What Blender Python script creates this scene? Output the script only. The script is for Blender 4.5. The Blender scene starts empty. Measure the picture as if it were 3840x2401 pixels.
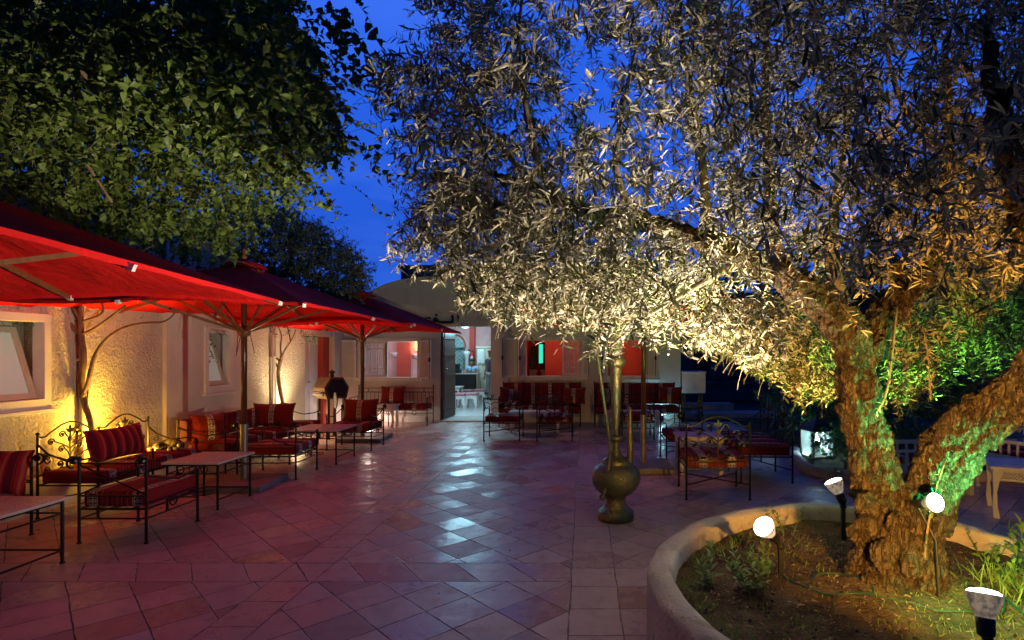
import bpy, bmesh, math, random
import numpy as np
from mathutils import Vector, Matrix, Euler
random.seed(7); RNG = np.random.default_rng(11)
S = bpy.context.scene; COL = S.collection
R = math.radians; PI = math.pi

# ------------------------------------------------------------------ camera, sky, exposure
F = 2100.0; PX, PY, HC = 2190.0, 1320.0, 1.6     # focal length / vanishing point in photo pixels, eye height
cam = bpy.data.objects.new('camera', bpy.data.cameras.new('camera')); COL.objects.link(cam)
cam.location = (0, 0, HC); cam.rotation_euler = (R(90), 0, 0)
cam.data.sensor_width = 36; cam.data.lens = F/3840*36
cam.data.shift_x = (1920-PX)/3840; cam.data.shift_y = (PY-1200.5)/3840
cam.data.clip_start = 0.05; cam.data.clip_end = 1000
S.camera = cam
S.view_settings.view_transform = 'Standard'; S.view_settings.look = 'None'
S.view_settings.exposure = 0.4; S.view_settings.gamma = 1.0
S.render.resolution_x = 1024; S.render.resolution_y = 640
S.cycles.max_bounces = 6; S.cycles.diffuse_bounces = 3; S.cycles.glossy_bounces = 3
S.cycles.transparent_max_bounces = 4; S.cycles.sample_clamp_indirect = 3.0

W = bpy.data.worlds.new('World'); S.world = W; W.use_nodes = True
wn = W.node_tree; wn.nodes.clear()
def wnew(t, **k):
    n = wn.nodes.new(t)
    for a, b in k.items(): setattr(n, a, b)
    return n
wo = wnew('ShaderNodeOutputWorld'); bg = wnew('ShaderNodeBackground'); sky = wnew('ShaderNodeTexSky')
sky.sky_type = 'NISHITA'; sky.sun_disc = False; sky.sun_elevation = R(-3.0); sky.sun_rotation = R(200)
tc = wnew('ShaderNodeTexCoord'); sp = wnew('ShaderNodeSeparateXYZ'); rp = wnew('ShaderNodeValToRGB')
wn.links.new(tc.outputs['Generated'], sp.inputs[0]); wn.links.new(sp.outputs[2], rp.inputs[0])
e = rp.color_ramp.elements
e[0].position = 0.0; e[0].color = (0.022, 0.105, 0.52, 1)
e[1].position = 0.85; e[1].color = (0.004, 0.012, 0.10, 1)
m_ = e.new(0.60); m_.color = (0.013, 0.088, 0.60, 1)
m_ = e.new(0.18); m_.color = (0.010, 0.068, 0.46, 1)
m_ = e.new(0.38); m_.color = (0.012, 0.080, 0.54, 1)
nz = wnew('ShaderNodeTexNoise'); nz.inputs['Scale'].default_value = 3.0; nz.inputs['Detail'].default_value = 5
mp = wnew('ShaderNodeMapping'); mp.inputs['Scale'].default_value = (1, 1, 4.5)
wn.links.new(tc.outputs['Generated'], mp.inputs[0]); wn.links.new(mp.outputs[0], nz.inputs['Vector'])
cr = wnew('ShaderNodeMapRange'); cr.inputs[1].default_value = .45; cr.inputs[2].default_value = .75
cr.inputs[3].default_value = 0; cr.inputs[4].default_value = .5
wn.links.new(nz.outputs[0], cr.inputs[0])
mx = wnew('ShaderNodeMix', data_type='RGBA'); mx.inputs[7].default_value = (0.055, 0.15, 0.70, 1)
wn.links.new(cr.outputs[0], mx.inputs[0]); wn.links.new(rp.outputs[0], mx.inputs[6])
ad = wnew('ShaderNodeMix', data_type='RGBA'); ad.blend_type = 'ADD'; ad.inputs[0].default_value = 0.04
wn.links.new(mx.outputs[2], ad.inputs[6]); wn.links.new(sky.outputs[0], ad.inputs[7])
# the dusk glow is on the side the camera faces; the sky behind it is darker
mr = wnew('ShaderNodeMapRange'); mr.interpolation_type = 'SMOOTHSTEP'; wn.links.new(sp.outputs[1], mr.inputs[0])
mr.inputs[1].default_value = -.1; mr.inputs[2].default_value = .62; mr.inputs[3].default_value = .12; mr.inputs[4].default_value = 1.1
dk = wnew('ShaderNodeMix', data_type='RGBA'); dk.blend_type = 'MULTIPLY'; dk.inputs[0].default_value = 1.0
wn.links.new(ad.outputs[2], dk.inputs[6]); wn.links.new(mr.outputs[0], dk.inputs[7])
wn.links.new(dk.outputs[2], bg.inputs[0]); bg.inputs[1].default_value = 1.0
wn.links.new(bg.outputs[0], wo.inputs[0])

# ------------------------------------------------------------------ helpers
def P(sx, sy, Y): return Vector(((sx-PX)*Y/F, Y, HC-(sy-PY)*Y/F))
def G(sx, sy):
    Y = F*HC/(sy-PY); return Vector(((sx-PX)*Y/F, Y, 0))
def tag(o, label=None, cat=None, group=None, kind=None):
    if label: o['label'] = label
    if cat: o['category'] = cat
    if group: o['group'] = group
    if kind: o['kind'] = kind
    return o
def empty(name, loc=(0, 0, 0), rz=0, label=None, cat=None, group=None):
    o = bpy.data.objects.new(name, None); COL.objects.link(o); o.location = loc; o.rotation_euler = (0, 0, rz)
    o.empty_display_size = .1
    return tag(o, label, cat, group)
def copy_tree(o, parent=None):
    c = o.copy(); COL.objects.link(c)
    if parent: c.parent = parent
    for ch in list(o.children): copy_tree(ch, c)
    return c
class MB:
    def __init__(s): s.v = []; s.f = []
    def add(s, vs, fs):
        b = len(s.v); s.v += [tuple(v) for v in vs]; s.f += [tuple(b+i for i in f) for f in fs]; return s
    def box(s, x0, x1, y0, y1, z0, z1, M=None):
        vs = [Vector((x, y, z)) for x in (x0, x1) for y in (y0, y1) for z in (z0, z1)]
        if M: vs = [M @ v for v in vs]
        return s.add(vs, [(0,1,3,2),(4,6,7,5),(0,4,5,1),(2,3,7,6),(0,2,6,4),(1,5,7,3)])
    def beam(s, a, b, w, h, up=(0, 0, 1)):
        a = Vector(a); b = Vector(b); d = (b-a); L = d.length; d.normalize(); up = Vector(up)
        x = d.cross(up)
        if x.length < 1e-4: x = d.cross(Vector((0, 1, 0)))
        x.normalize(); y = x.cross(d)
        M = Matrix((( x.x, d.x, y.x, a.x), (x.y, d.y, y.y, a.y), (x.z, d.z, y.z, a.z), (0, 0, 0, 1)))
        return s.box(-w/2, w/2, 0, L, -h/2, h/2, M)
    def tube(s, pts, r, n=6, cap=True):
        pts = [Vector(p) for p in pts]; m = len(pts)
        rs = list(r) if hasattr(r, '__len__') else [r]*m
        vs = []; fs = []; ref = None
        for i, p in enumerate(pts):
            d = (pts[min(i+1, m-1)]-pts[max(i-1, 0)])
            if d.length < 1e-9: d = Vector((0, 0, 1))
            d.normalize()
            if ref is None: ref = d.orthogonal().normalized()
            ref = (ref - d*ref.dot(d))
            if ref.length < 1e-6: ref = d.orthogonal()
            ref.normalize(); q = d.cross(ref)
            for k in range(n):
                a = 2*PI*k/n; vs.append(p + (ref*math.cos(a)+q*math.sin(a))*rs[i])
        for i in range(m-1):
            for k in range(n):
                fs.append((i*n+k, i*n+(k+1) % n, (i+1)*n+(k+1) % n, (i+1)*n+k))
        if cap: fs.append(tuple(range(n-1, -1, -1))); fs.append(tuple((m-1)*n+k for k in range(n)))
        return s.add(vs, fs)
    def lathe(s, prof, n=20, c=(0, 0, 0), sy=1.0, M=None):
        vs = []; fs = []; m = len(prof)
        for (r, z) in prof:
            for k in range(n):
                a = 2*PI*k/n; v = Vector((c[0]+r*math.cos(a), c[1]+r*math.sin(a)*sy, c[2]+z))
                vs.append(M @ v if M else v)
        for i in range(m-1):
            for k in range(n): fs.append((i*n+k, i*n+(k+1) % n, (i+1)*n+(k+1) % n, (i+1)*n+k))
        fs.append(tuple(range(n-1, -1, -1))); fs.append(tuple((m-1)*n+k for k in range(n)))
        return s.add(vs, fs)
    def ball(s, c, rx, ry=None, rz=None, n=10, m=6, M=None):
        ry = ry or rx; rz = rz or rx; pr = []
        for i in range(m+1):
            t = -PI/2+PI*i/m; pr.append((max(math.cos(t), .02), math.sin(t)))
        vs = []; fs = []
        for (r, z) in pr:
            for k in range(n):
                a = 2*PI*k/n; v = Vector((r*math.cos(a)*rx, r*math.sin(a)*ry, z*rz))
                if M: v = M @ v
                vs.append(v+Vector(c))
        for i in range(m):
            for k in range(n): fs.append((i*n+k, i*n+(k+1) % n, (i+1)*n+(k+1) % n, (i+1)*n+k))
        fs.append(tuple(range(n-1, -1, -1))); fs.append(tuple(m*n+k for k in range(n)))
        return s.add(vs, fs)
    def prism(s, poly, axis, a, b):
        """poly: 2D outline, extruded along axis between a and b; axis 'y' -> poly is (x,z); 'x' -> (y,z); 'z' -> (x,y)"""
        def mk(p, t):
            return {'y': (p[0], t, p[1]), 'x': (t, p[0], p[1]), 'z': (p[0], p[1], t)}[axis]
        n = len(poly); vs = [mk(p, a) for p in poly]+[mk(p, b) for p in poly]
        fs = [tuple(range(n)), tuple(range(2*n-1, n-1, -1))]+[(i, (i+1) % n, n+(i+1) % n, n+i) for i in range(n)]
        return s.add(vs, fs)
    def build(s, name, mat, parent=None, smooth=False, label=None, bevel=0, loc=None, rot=None, fixn=True):
        me = bpy.data.meshes.new(name); me.from_pydata(s.v, [], s.f)
        if fixn:
            bm = bmesh.new(); bm.from_mesh(me); bmesh.ops.recalc_face_normals(bm, faces=bm.faces); bm.to_mesh(me); bm.free()
        me.update()
        if smooth: me.polygons.foreach_set('use_smooth', [True]*len(me.polygons))
        if mat: me.materials.append(mat)
        o = bpy.data.objects.new(name, me); COL.objects.link(o)
        if parent: o.parent = parent
        if loc is not None: o.location = loc
        if rot is not None: o.rotation_euler = rot
        if bevel:
            b = o.modifiers.new('bevel', 'BEVEL'); b.width = bevel; b.segments = 2; b.limit_method = 'ANGLE'; b.angle_limit = R(50)
        if label: o['label'] = label
        return o
def softbox(x0, x1, y0, y1, z0, z1, r, seg=3, cuts=6, sag=0.0, seed=0):
    bm = bmesh.new(); bmesh.ops.create_cube(bm, size=1)
    for v in bm.verts: v.co = Vector((x0 if v.co.x < 0 else x1, y0 if v.co.y < 0 else y1, z0 if v.co.z < 0 else z1))
    bmesh.ops.bevel(bm, geom=bm.edges[:]+bm.verts[:], offset=r, segments=seg, profile=.6, affect='EDGES')
    for ax in range(2):
        L0, L1 = ((x0, x1), (y0, y1))[ax]; n = max(2, int(abs(L1-L0)/.09))
        for k in range(1, n):
            no = Vector((1, 0, 0)) if ax == 0 else Vector((0, 1, 0)); co = no*(L0+(L1-L0)*k/n)
            bmesh.ops.bisect_plane(bm, geom=bm.verts[:]+bm.edges[:]+bm.faces[:], plane_co=co, plane_no=no)
    rr = random.Random(seed)
    ph = [rr.uniform(0, 6) for _ in range(4)]
    for v in bm.verts:
        u = (v.co.x-x0)/(x1-x0)*2-1; w = (v.co.y-y0)/(y1-y0)*2-1
        if v.co.z > (z0+z1)/2: v.co.z += sag*(1-u*u)*(1-w*w)+.004*math.sin(v.co.x*17+ph[0])*math.sin(v.co.y*15+ph[1])
        v.co.y += .004*math.sin(v.co.x*14+ph[2]); v.co.x += .003*math.sin(v.co.y*14+ph[3])
    bm.verts.ensure_lookup_table()
    m = MB(); m.v = [tuple(v.co) for v in bm.verts]; m.f = [tuple(v.index for v in f.verts) for f in bm.faces]
    bm.free(); return m
def pillow_mb(w, h, t, n=14):
    m = MB(); vs = []; fs = []
    for sd in (1, -1):
        for i in range(n+1):
            for j in range(n+1):
                u = -1+2*i/n; v = -1+2*j/n
                x = w/2*u*(1-.09*(1-v*v)*abs(u)); z = h/2*v*(1-.11*(1-u*u)*abs(v))
                th = t/2*(max(0, (1-u*u)*(1-v*v)))**.42*(1+.05*math.sin(u*7+v*3))
                vs.append((x, sd*th, z))
    N = (n+1)**2
    for i in range(n):
        for j in range(n):
            a = i*(n+1)+j; fs.append((a, a+1, a+n+2, a+n+1)); fs.append((N+a, N+a+n+1, N+a+n+2, N+a+1))
    m.v = vs; m.f = fs; return m

# ------------------------------------------------------------------ node expression helper
class E:
    def __init__(s, nt, sock): s.nt = nt; s.s = sock
    def _m(s, op, *o):
        n = s.nt.nodes.new('ShaderNodeMath'); n.operation = op
        for i, a in enumerate((s,)+o):
            if isinstance(a, E): s.nt.links.new(a.s, n.inputs[i])
            else: n.inputs[i].default_value = float(a)
        return E(s.nt, n.outputs[0])
    def __add__(s, o): return s._m('ADD', o)
    __radd__ = __add__
    def __sub__(s, o): return s._m('SUBTRACT', o)
    def __rsub__(s, o): return (s*-1.0)+o
    def __mul__(s, o): return s._m('MULTIPLY', o)
    __rmul__ = __mul__
    def __truediv__(s, o): return s._m('DIVIDE', o)
    def abs(s): return s._m('ABSOLUTE')
    def fract(s): return s._m('FRACT')
    def floor(s): return s._m('FLOOR')
    def min(s, o): return s._m('MINIMUM', o)
    def max(s, o): return s._m('MAXIMUM', o)
    def lt(s, o): return s._m('LESS_THAN', o)
    def gt(s, o): return s._m('GREATER_THAN', o)
    def sin(s): return s._m('SINE')
    def pow(s, o): return s._m('POWER', o)
    def sstep(s, a, b, lo=0.0, hi=1.0):
        n = s.nt.nodes.new('ShaderNodeMapRange'); n.interpolation_type = 'SMOOTHSTEP'
        s.nt.links.new(s.s, n.inputs[0])
        for i, v in ((1, a), (2, b), (3, lo), (4, hi)): n.inputs[i].default_value = v
        return E(s.nt, n.outputs[0])
class NT:
    def __init__(s, mat): s.m = mat; s.nt = mat.node_tree
    def new(s, t): return s.nt.nodes.new(t)
    def link(s, a, b): s.nt.links.new(a.s if isinstance(a, E) else a, b)
    def obj(s):
        n = s.new('ShaderNodeTexCoord'); return E(s.nt, n.outputs['Object'])
    def pos(s):
        n = s.new('ShaderNodeNewGeometry'); return E(s.nt, n.outputs['Position'])
    def backf(s):
        n = s.new('ShaderNodeNewGeometry'); return E(s.nt, n.outputs['Backfacing'])
    def xyz(s, v):
        n = s.new('ShaderNodeSeparateXYZ'); s.link(v, n.inputs[0]); return [E(s.nt, o) for o in n.outputs]
    def comb(s, x, y, z=0.0):
        n = s.new('ShaderNodeCombineXYZ')
        for i, a in enumerate((x, y, z)):
            if isinstance(a, E): s.link(a, n.inputs[i])
            else: n.inputs[i].default_value = a
        return E(s.nt, n.outputs[0])
    def noise(s, v, scale=5, detail=4, rough=.6, dist=0, stretch=None):
        if stretch:
            mp = s.new('ShaderNodeMapping'); mp.inputs['Scale'].default_value = stretch; s.link(v, mp.inputs[0]); v = E(s.nt, mp.outputs[0])
        n = s.new('ShaderNodeTexNoise'); s.link(v, n.inputs['Vector'])
        n.inputs['Scale'].default_value = scale; n.inputs['Detail'].default_value = detail
        n.inputs['Roughness'].default_value = rough; n.inputs['Distortion'].default_value = dist
        return E(s.nt, n.outputs[0])
    def voro(s, v, scale=5, feature='F1'):
        n = s.new('ShaderNodeTexVoronoi'); n.feature = feature; s.link(v, n.inputs['Vector']); n.inputs['Scale'].default_value = scale
        return E(s.nt, n.outputs['Distance'])
    def white(s, v):
        n = s.new('ShaderNodeTexWhiteNoise'); s.link(v, n.inputs['Vector']); return E(s.nt, n.outputs['Value'])
    def mix(s, f, a, b):
        n = s.new('ShaderNodeMix'); n.data_type = 'RGBA'
        if isinstance(f, E): s.link(f, n.inputs[0])
        else: n.inputs[0].default_value = f
        for i, c in ((6, a), (7, b)):
            if isinstance(c, E): s.link(c, n.inputs[i])
            else: n.inputs[i].default_value = tuple(c)+((1,) if len(c) == 3 else ())
        return E(s.nt, n.outputs[2])
    def bump(s, h, strength=.5, dist=.01):
        n = s.new('ShaderNodeBump'); n.inputs['Strength'].default_value = strength; n.inputs['Distance'].default_value = dist
        s.link(h, n.inputs['Height']); return E(s.nt, n.outputs[0])
def material(name, fn=None, color=(.5, .5, .5), rough=.6, metal=0, spec=.5, **kw):
    m = bpy.data.materials.new(name); m.use_nodes = True; b = m.node_tree.nodes['Principled BSDF']
    b.inputs['Base Color'].default_value = (*color, 1); b.inputs['Roughness'].default_value = rough
    b.inputs['Metallic'].default_value = metal; b.inputs['Specular IOR Level'].default_value = spec
    for k, v in kw.items(): b.inputs[k].default_value = v
    if fn:
        n = NT(m); out = fn(n)
        for k, v in out.items():
            if isinstance(v, E): n.link(v, b.inputs[k])
            else: b.inputs[k].default_value = v
    return m
def noisy(name, c1, c2, scale=6, rough=.6, bump=.3, dist=.004, bscale=60, metal=0, spec=.5, r2=None, stretch=None):
    def fn(n):
        o = n.obj(); f = n.noise(o, scale, 5, stretch=stretch); g = n.noise(o, bscale, 4, stretch=stretch)
        d = {'Base Color': n.mix(f.sstep(.3, .7), c1, c2), 'Normal': n.bump(g+f*.5, bump, dist)}
        if r2 is not None: d['Roughness'] = g.sstep(.3, .7, rough, r2)
        return d
    return material(name, fn, rough=rough, metal=metal, spec=spec)
def emis(name, color, strength, base=(0, 0, 0)):
    m = material(name, color=base); b = m.node_tree.nodes['Principled BSDF']
    b.inputs['Emission Color'].default_value = (*color, 1); b.inputs['Emission Strength'].default_value = strength
    return m

# ------------------------------------------------------------------ materials
M = {}
def stucco(rough_amt, c1, c2, sc):
    def fn(n):
        p = n.pos()
        a = n.noise(p, sc, 6, .62, 1.2, stretch=(1, 1, .7)); b = n.noise(p, sc*3.5, 5, .6, .6); c = n.noise(p, 1.1, 3)
        v = n.voro(p, sc*1.6)
        h = a*1.0+b*.45+v*.35 if rough_amt > .5 else a*.25+b*.3
        stain = n.noise(p, 2.2, 5, .7, .4, stretch=(1, 1, .35)).sstep(.52, .78, 0, .3)
        col = n.mix(stain, n.mix(c.sstep(.35, .7), c1, c2), (c1[0]*.6, c1[1]*.55, c1[2]*.5))
        return {'Base Color': col, 'Normal': n.bump(h, rough_amt, .042 if rough_amt > .5 else .015)}
    return fn
M['stucco_rough'] = material('rough_stucco', stucco(1.0, (.62, .58, .5), (.7, .66, .58), 19), rough=.85, spec=.2)
M['stucco'] = material('smooth_plaster', stucco(.35, (.62, .58, .53), (.70, .66, .6), 14), rough=.8, spec=.2)
M['plaster_red'] = material('red_plaster', stucco(.3, (.40, .05, .035), (.48, .08, .05), 7), rough=.7, spec=.2)
M['plaster_red_deep'] = material('deep_red_plaster', stucco(.3, (.50, .02, .012), (.6, .035, .02), 7), rough=.7, spec=.2)
M['plaster_pink'] = material('pink_plaster', stucco(.3, (.50, .26, .25), (.62, .36, .34), 5), rough=.7, spec=.2)
def f_floor(n):
    p = n.pos(); X0, Y0, _ = n.xyz(p)
    wob = n.noise(p, 2.3, 3)-.5; wob2 = n.noise(p, 2.0, 3, dist=1)-.5
    X = X0+wob*.022; Y = Y0+wob2*.022
    s = .31
    u = (X+Y)*.70711/s+.35; v = (X-Y)*.70711/s+.1
    def dj(t, sc): f = t.fract(); return f.min(1-f)*sc
    dd = dj(u, s).min(dj(v, s)); idd = n.comb(u.floor(), v.floor(), 1.0)
    # straight bands running to the house, each course .315 wide, and one cross band
    b1 = X.gt(-.09)*X.lt(.225); b2 = X.gt(-2.19)*X.lt(-1.89); b3 = X.gt(.225)*Y.lt(4.24)*X.lt(1.2)
    bh = Y.gt(3.90)*Y.lt(4.24)*X.lt(-.09)
    t = Y/.329+.4; ds = dj(t, .329).min(dj((X+.09)/.315, .315).max(0.0)); ids = n.comb(t.floor(), ((X+.09)/.315).floor(), 2.0)
    t2 = Y/.329+.1; ds2 = dj(t2, .329); ids2 = n.comb(t2.floor(), 3.0, 3.0)
    th = (X+(Y-4.0)*.75)/.40; dh = dj(th, .32); idh = n.comb(th.floor(), 5.0, 4.0)
    def sel(m, a, b): return a*m+b*(1-m)
    d = sel((b1+b3).min(1.0), ds, dd); d = sel(b2, ds2, d); d = sel(bh, dh, d)
    ln = ((X+2.19).abs()).min((X+1.89).abs()).min((X+.09).abs()).min((X-.225).abs())
    lh = ((Y-3.90).abs()).min((Y-4.24).abs())+X.gt(-.09)
    d = d.min(ln).min(lh)
    w1 = n.white(idd); w2 = n.white(ids); w3 = n.white(ids2); w4 = n.white(idh)
    w = sel((b1+b3).min(1.0), w2, w1); w = sel(b2, w3, w); w = sel(bh, w4, w)
    jn = n.noise(p, 9, 3).sstep(.3, .7, .0010, .0042)
    joint = (d-jn).sstep(-.003, .003)
    big = n.noise(p, 1.3, 4); mid = n.noise(p, 7, 5, .65); fine = n.noise(p, 45, 4)
    pit = n.voro(p, 42).sstep(.08, .2)*1.0
    pitm = n.noise(p, 5, 3).sstep(.52, .62)
    pit = 1-(1-pit)*pitm
    c = n.mix(w, (.52, .375, .335), (.62, .48, .42)); c = n.mix(mid.sstep(.45, .75, 0, .55), c, (.32, .19, .15))
    c = n.mix((w*7.31).fract().gt(.84)*.5, c, (.26, .13, .10))
    c = n.mix(pit, (.13, .09, .07), c); c = n.mix(big.sstep(.45, .7, 0, .35), c, (.36, .27, .25)); c = n.mix(joint, (.07, .05, .045), c)
    tilt = (w*13.7).fract()
    h = joint*1.0+mid*.45+fine*.12+pit*.18+n.noise(p, 3.2, 2)*.8
    ro = (mid*.6+w*.4).sstep(.25, .75, .24, .55)
    ro = ro+(1-joint)*.4
    return {'Base Color': c, 'Roughness': ro, 'Normal': n.bump(h, .75, .012)}
M['floor'] = material('terracotta_tiles', f_floor, spec=.5)
M['asphalt'] = noisy('asphalt', (.035, .036, .04), (.06, .06, .065), 3, .8, .4, .004, 200)
M['step'] = noisy('pale_concrete', (.38, .37, .35), (.5, .48, .45), 4, .8, .3, .004, 60)
def f_rim(n):
    p = n.pos(); a = n.noise(p, 5, 6, .7); b = n.noise(p, 40, 5, .7); v = n.noise(p, 1.8, 5, .7, .8)
    c = n.mix(v.sstep(.4, .65), (.60, .52, .45), (.48, .41, .35)); c = n.mix(a.sstep(.56, .66, 0, .75), c, (.34, .26, .20)); c = n.mix(b.sstep(.60, .68, 0, .6), c, (.24, .19, .15))
    return {'Base Color': c, 'Normal': n.bump(a*1.2+b*.6, .8, .012)}
M['rim'] = material('weathered_rim', f_rim, rough=.85, spec=.2)
M['iron'] = material('wrought_iron', lambda n: {'Normal': n.bump(n.noise(n.obj(), 60, 3), .4, .003)}, color=(.026, .022, .020), rough=.33, metal=.7, spec=.5)
M['ironrusty'] = noisy('dark_iron', (.03, .025, .02), (.07, .05, .035), 14, .5, .4, .003, 70, metal=.3)
def f_kilim(ax, per, off, base, base2):
    def fn(n):
        o = n.obj(); X, Y, Z = n.xyz(o)
        a = (X if ax == 'x' else Y)+off; b = (Y if ax == 'x' else X)+Z
        a = a+(n.noise(o, 4, 2)-.5)*.012
        t = (a/per).fract(); q = (t-.5).abs()*per      # distance from band centre in metres
        band = q.lt(.030)
        # thin coloured stripes elsewhere
        st = (a/.042).fract(); s1 = (st-.5).abs().lt(.06); s2 = ((a/.105).fract()-.3).abs().lt(.10)
        stitch = ((b/.012).fract()).gt(.45)
        c = n.mix(s2, base, base2); c = n.mix(s1*stitch*.5, c, (.40, .33, .28))
        edge = (q-.040).abs().lt(.0035); c = n.mix(edge*stitch, c, (.62, .56, .46))
        # motifs: diamonds and zigzags in black on cream
        cell = (b/.075); ci = n.white(n.comb(cell.floor(), (a/per).floor(), 0.0)); cf = (cell.fract()-.5).abs()*.075
        dia = (q+cf).lt(.026)*(1-(q+cf).lt(.012)*(q+cf).gt(.006))
        zig = ((b/.018).fract()-.5).abs()*.036; zz = ((q-zig*.9-.006).abs()).lt(.0055)+((cf-.02).abs()).lt(.004)
        mot = n.mix(ci.gt(.5), n.comb(dia, 0.0, 0.0), n.comb(zz.min(1.0), 0.0, 0.0)); mot = n.xyz(mot)[0]
        c = n.mix(band, c, n.mix(mot, (.60, .54, .44), (.02, .016, .016)))
        wv = n.noise(o, 260, 2)
        return {'Base Color': c, 'Normal': n.bump(wv+(b*300).sin()*.15+n.noise(o, 9, 3)*2.0, .55, .004)}
    return fn
RB = ((.20, .012, .016), (.10, .007, .012))
M['kilim'] = material('kilim_cloth', f_kilim('x', .38, .0, *RB), rough=.9, spec=.12)
M['kilim_small'] = material('kilim_cloth_small', f_kilim('x', .27, .0, *RB), rough=.9, spec=.12)
M['kilim_cross'] = material('kilim_cloth_cross', f_kilim('y', .26, .0, (.24, .016, .014), (.13, .01, .014)), rough=.9, spec=.12)
M['kilim_orange'] = material('kilim_cloth_orange', f_kilim('x', .31, .0, (.20, .030, .014), (.13, .015, .010)), rough=.9, spec=.12)
def f_pillow(n):
    o = n.obj(); X, Y, Z = n.xyz(o); q = X.abs()
    band = q.lt(.038); cell = Z/.075+.5; ci = n.white(n.comb(cell.floor(), 0.0, 0.0)); cf = (cell.fract()-.5).abs()*.075
    dia = (q+cf).lt(.028)*(1-(q+cf).lt(.013)); zig = ((Z/.02).fract()-.5).abs()*.04
    zz = ((q-zig-.004).abs()).lt(.006)+((cf-.03).abs()).lt(.003)
    mot = n.xyz(n.mix(ci.gt(.45), n.comb(dia, 0.0, 0.0), n.comb(zz.min(1.0), 0.0, 0.0)))[0]
    base = n.mix(n.noise(o, 5, 3), (.22, .017, .010), (.16, .011, .009))
    return {'Base Color': n.mix(band, base, n.mix(mot, (.6, .52, .42), (.02, .016, .016))),
            'Normal': n.bump(n.noise(o, 7, 3)*6+n.noise(o, 240, 2), .5, .004)}
M['pillow'] = material('red_pillow_cloth', f_pillow, rough=.85, spec=.15, **{'Sheen Weight': .25})
def f_striped(n):
    o = n.obj(); X, Y, Z = n.xyz(o); X = X+(n.noise(o, 5, 2)-.5)*.02
    a = (X/.11).fract(); b = (X/.11+.3).fract(); c3 = (X/.055+.1).fract()
    c = n.mix(a.lt(.38), (.30, .012, .02), (.11, .006, .02)); c = n.mix(b.lt(.13), c, (.38, .07, .05)); c = n.mix(c3.lt(.07), c, (.04, .004, .012))
    return {'Base Color': c, 'Normal': n.bump(n.noise(o, 8, 3)*6+n.noise(o, 240, 2), .5, .004)}
M['striped'] = material('striped_pillow_cloth', f_striped, rough=.85, spec=.15)
M['mauve'] = noisy('mauve_vinyl', (.42, .13, .17), (.5, .18, .22), 6, .5, .3, .004, 30)
M['stone'] = noisy('stone_tabletop', (.52, .42, .38), (.60, .52, .47), 5, .22, .12, .002, 60, r2=.4)
M['white'] = noisy('white_paint', (.68, .66, .62), (.76, .74, .70), 5, .5, .25, .003, 40)
M['cream'] = noisy('cream_paint', (.60, .52, .38), (.68, .60, .46), 5, .55, .25, .003, 40)
M['greenwhite'] = noisy('weathered_white_paint', (.50, .49, .42), (.66, .65, .58), 9, .6, .35, .003, 40)
M['wood'] = noisy('varnished_wood', (.15, .05, .018), (.22, .08, .03), 6, .32, .2, .002, 50, stretch=(8, 8, .6))
M['pole_wood'] = noisy('dark_pole_wood', (.075, .028, .012), (.12, .045, .018), 6, .28, .2, .002, 50, stretch=(8, 8, .6))
M['metal'] = noisy('grey_metal', (.20, .18, .16), (.28, .26, .23), 9, .42, .2, .002, 60, metal=.6)
M['plate'] = noisy('umbrella_plate', (.16, .16, .15), (.24, .24, .22), 4, .6, .3, .003, 60)
M['black'] = material('black_plastic', color=(.012, .012, .013), rough=.45)
M['cable_green'] = material('green_cable', color=(.01, .045, .025), rough=.5)
def f_canopy(n):
    o = n.obj(); w = n.noise(o, 500, 2); big = n.noise(o, 2.2, 4, dist=.6)
    return {'Base Color': n.mix(big, (.78, .016, .016), (.86, .022, .020)), 'Normal': n.bump(big*4+w*.1+n.noise(o, 7, 3, stretch=(1, .3, 1))*1.5+n.noise(o, 7, 3, stretch=(.3, 1, 1))*1.5, .6, .02)}
M['canopy'] = material('red_canvas', f_canopy, rough=.9, spec=.08)
nt = M['canopy'].node_tree; bs = nt.nodes['Principled BSDF']; tr = nt.nodes.new('ShaderNodeBsdfTranslucent'); tr.inputs[0].default_value = (.65, .02, .008, 1)
mxs = nt.nodes.new('ShaderNodeMixShader'); mxs.inputs[0].default_value = .05; oo = nt.nodes['Material Output']
nt.links.new(bs.outputs[0], mxs.inputs[1]); nt.links.new(tr.outputs[0], mxs.inputs[2]); nt.links.new(mxs.outputs[0], oo.inputs[0])
def f_brass(n):
    o = n.obj(); X, Y, Z = n.xyz(o)
    v = n.voro(n.comb(X*1.0, Y*1.0, Z*1.0), 55); z = (Z*70).sin(); f = n.noise(o, 5, 4)
    return {'Base Color': n.mix(f.sstep(.35, .65), (.20, .18, .09), (.12, .15, .08)), 'Roughness': f.sstep(.3, .7, .34, .55),
            'Normal': n.bump(v.sstep(.1, .5)*1.2+z*.12+n.noise(o, 140, 3)*.5, .6, .006)}
M['brass'] = material('engraved_brass', f_brass, metal=.8, rough=.4)
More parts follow.
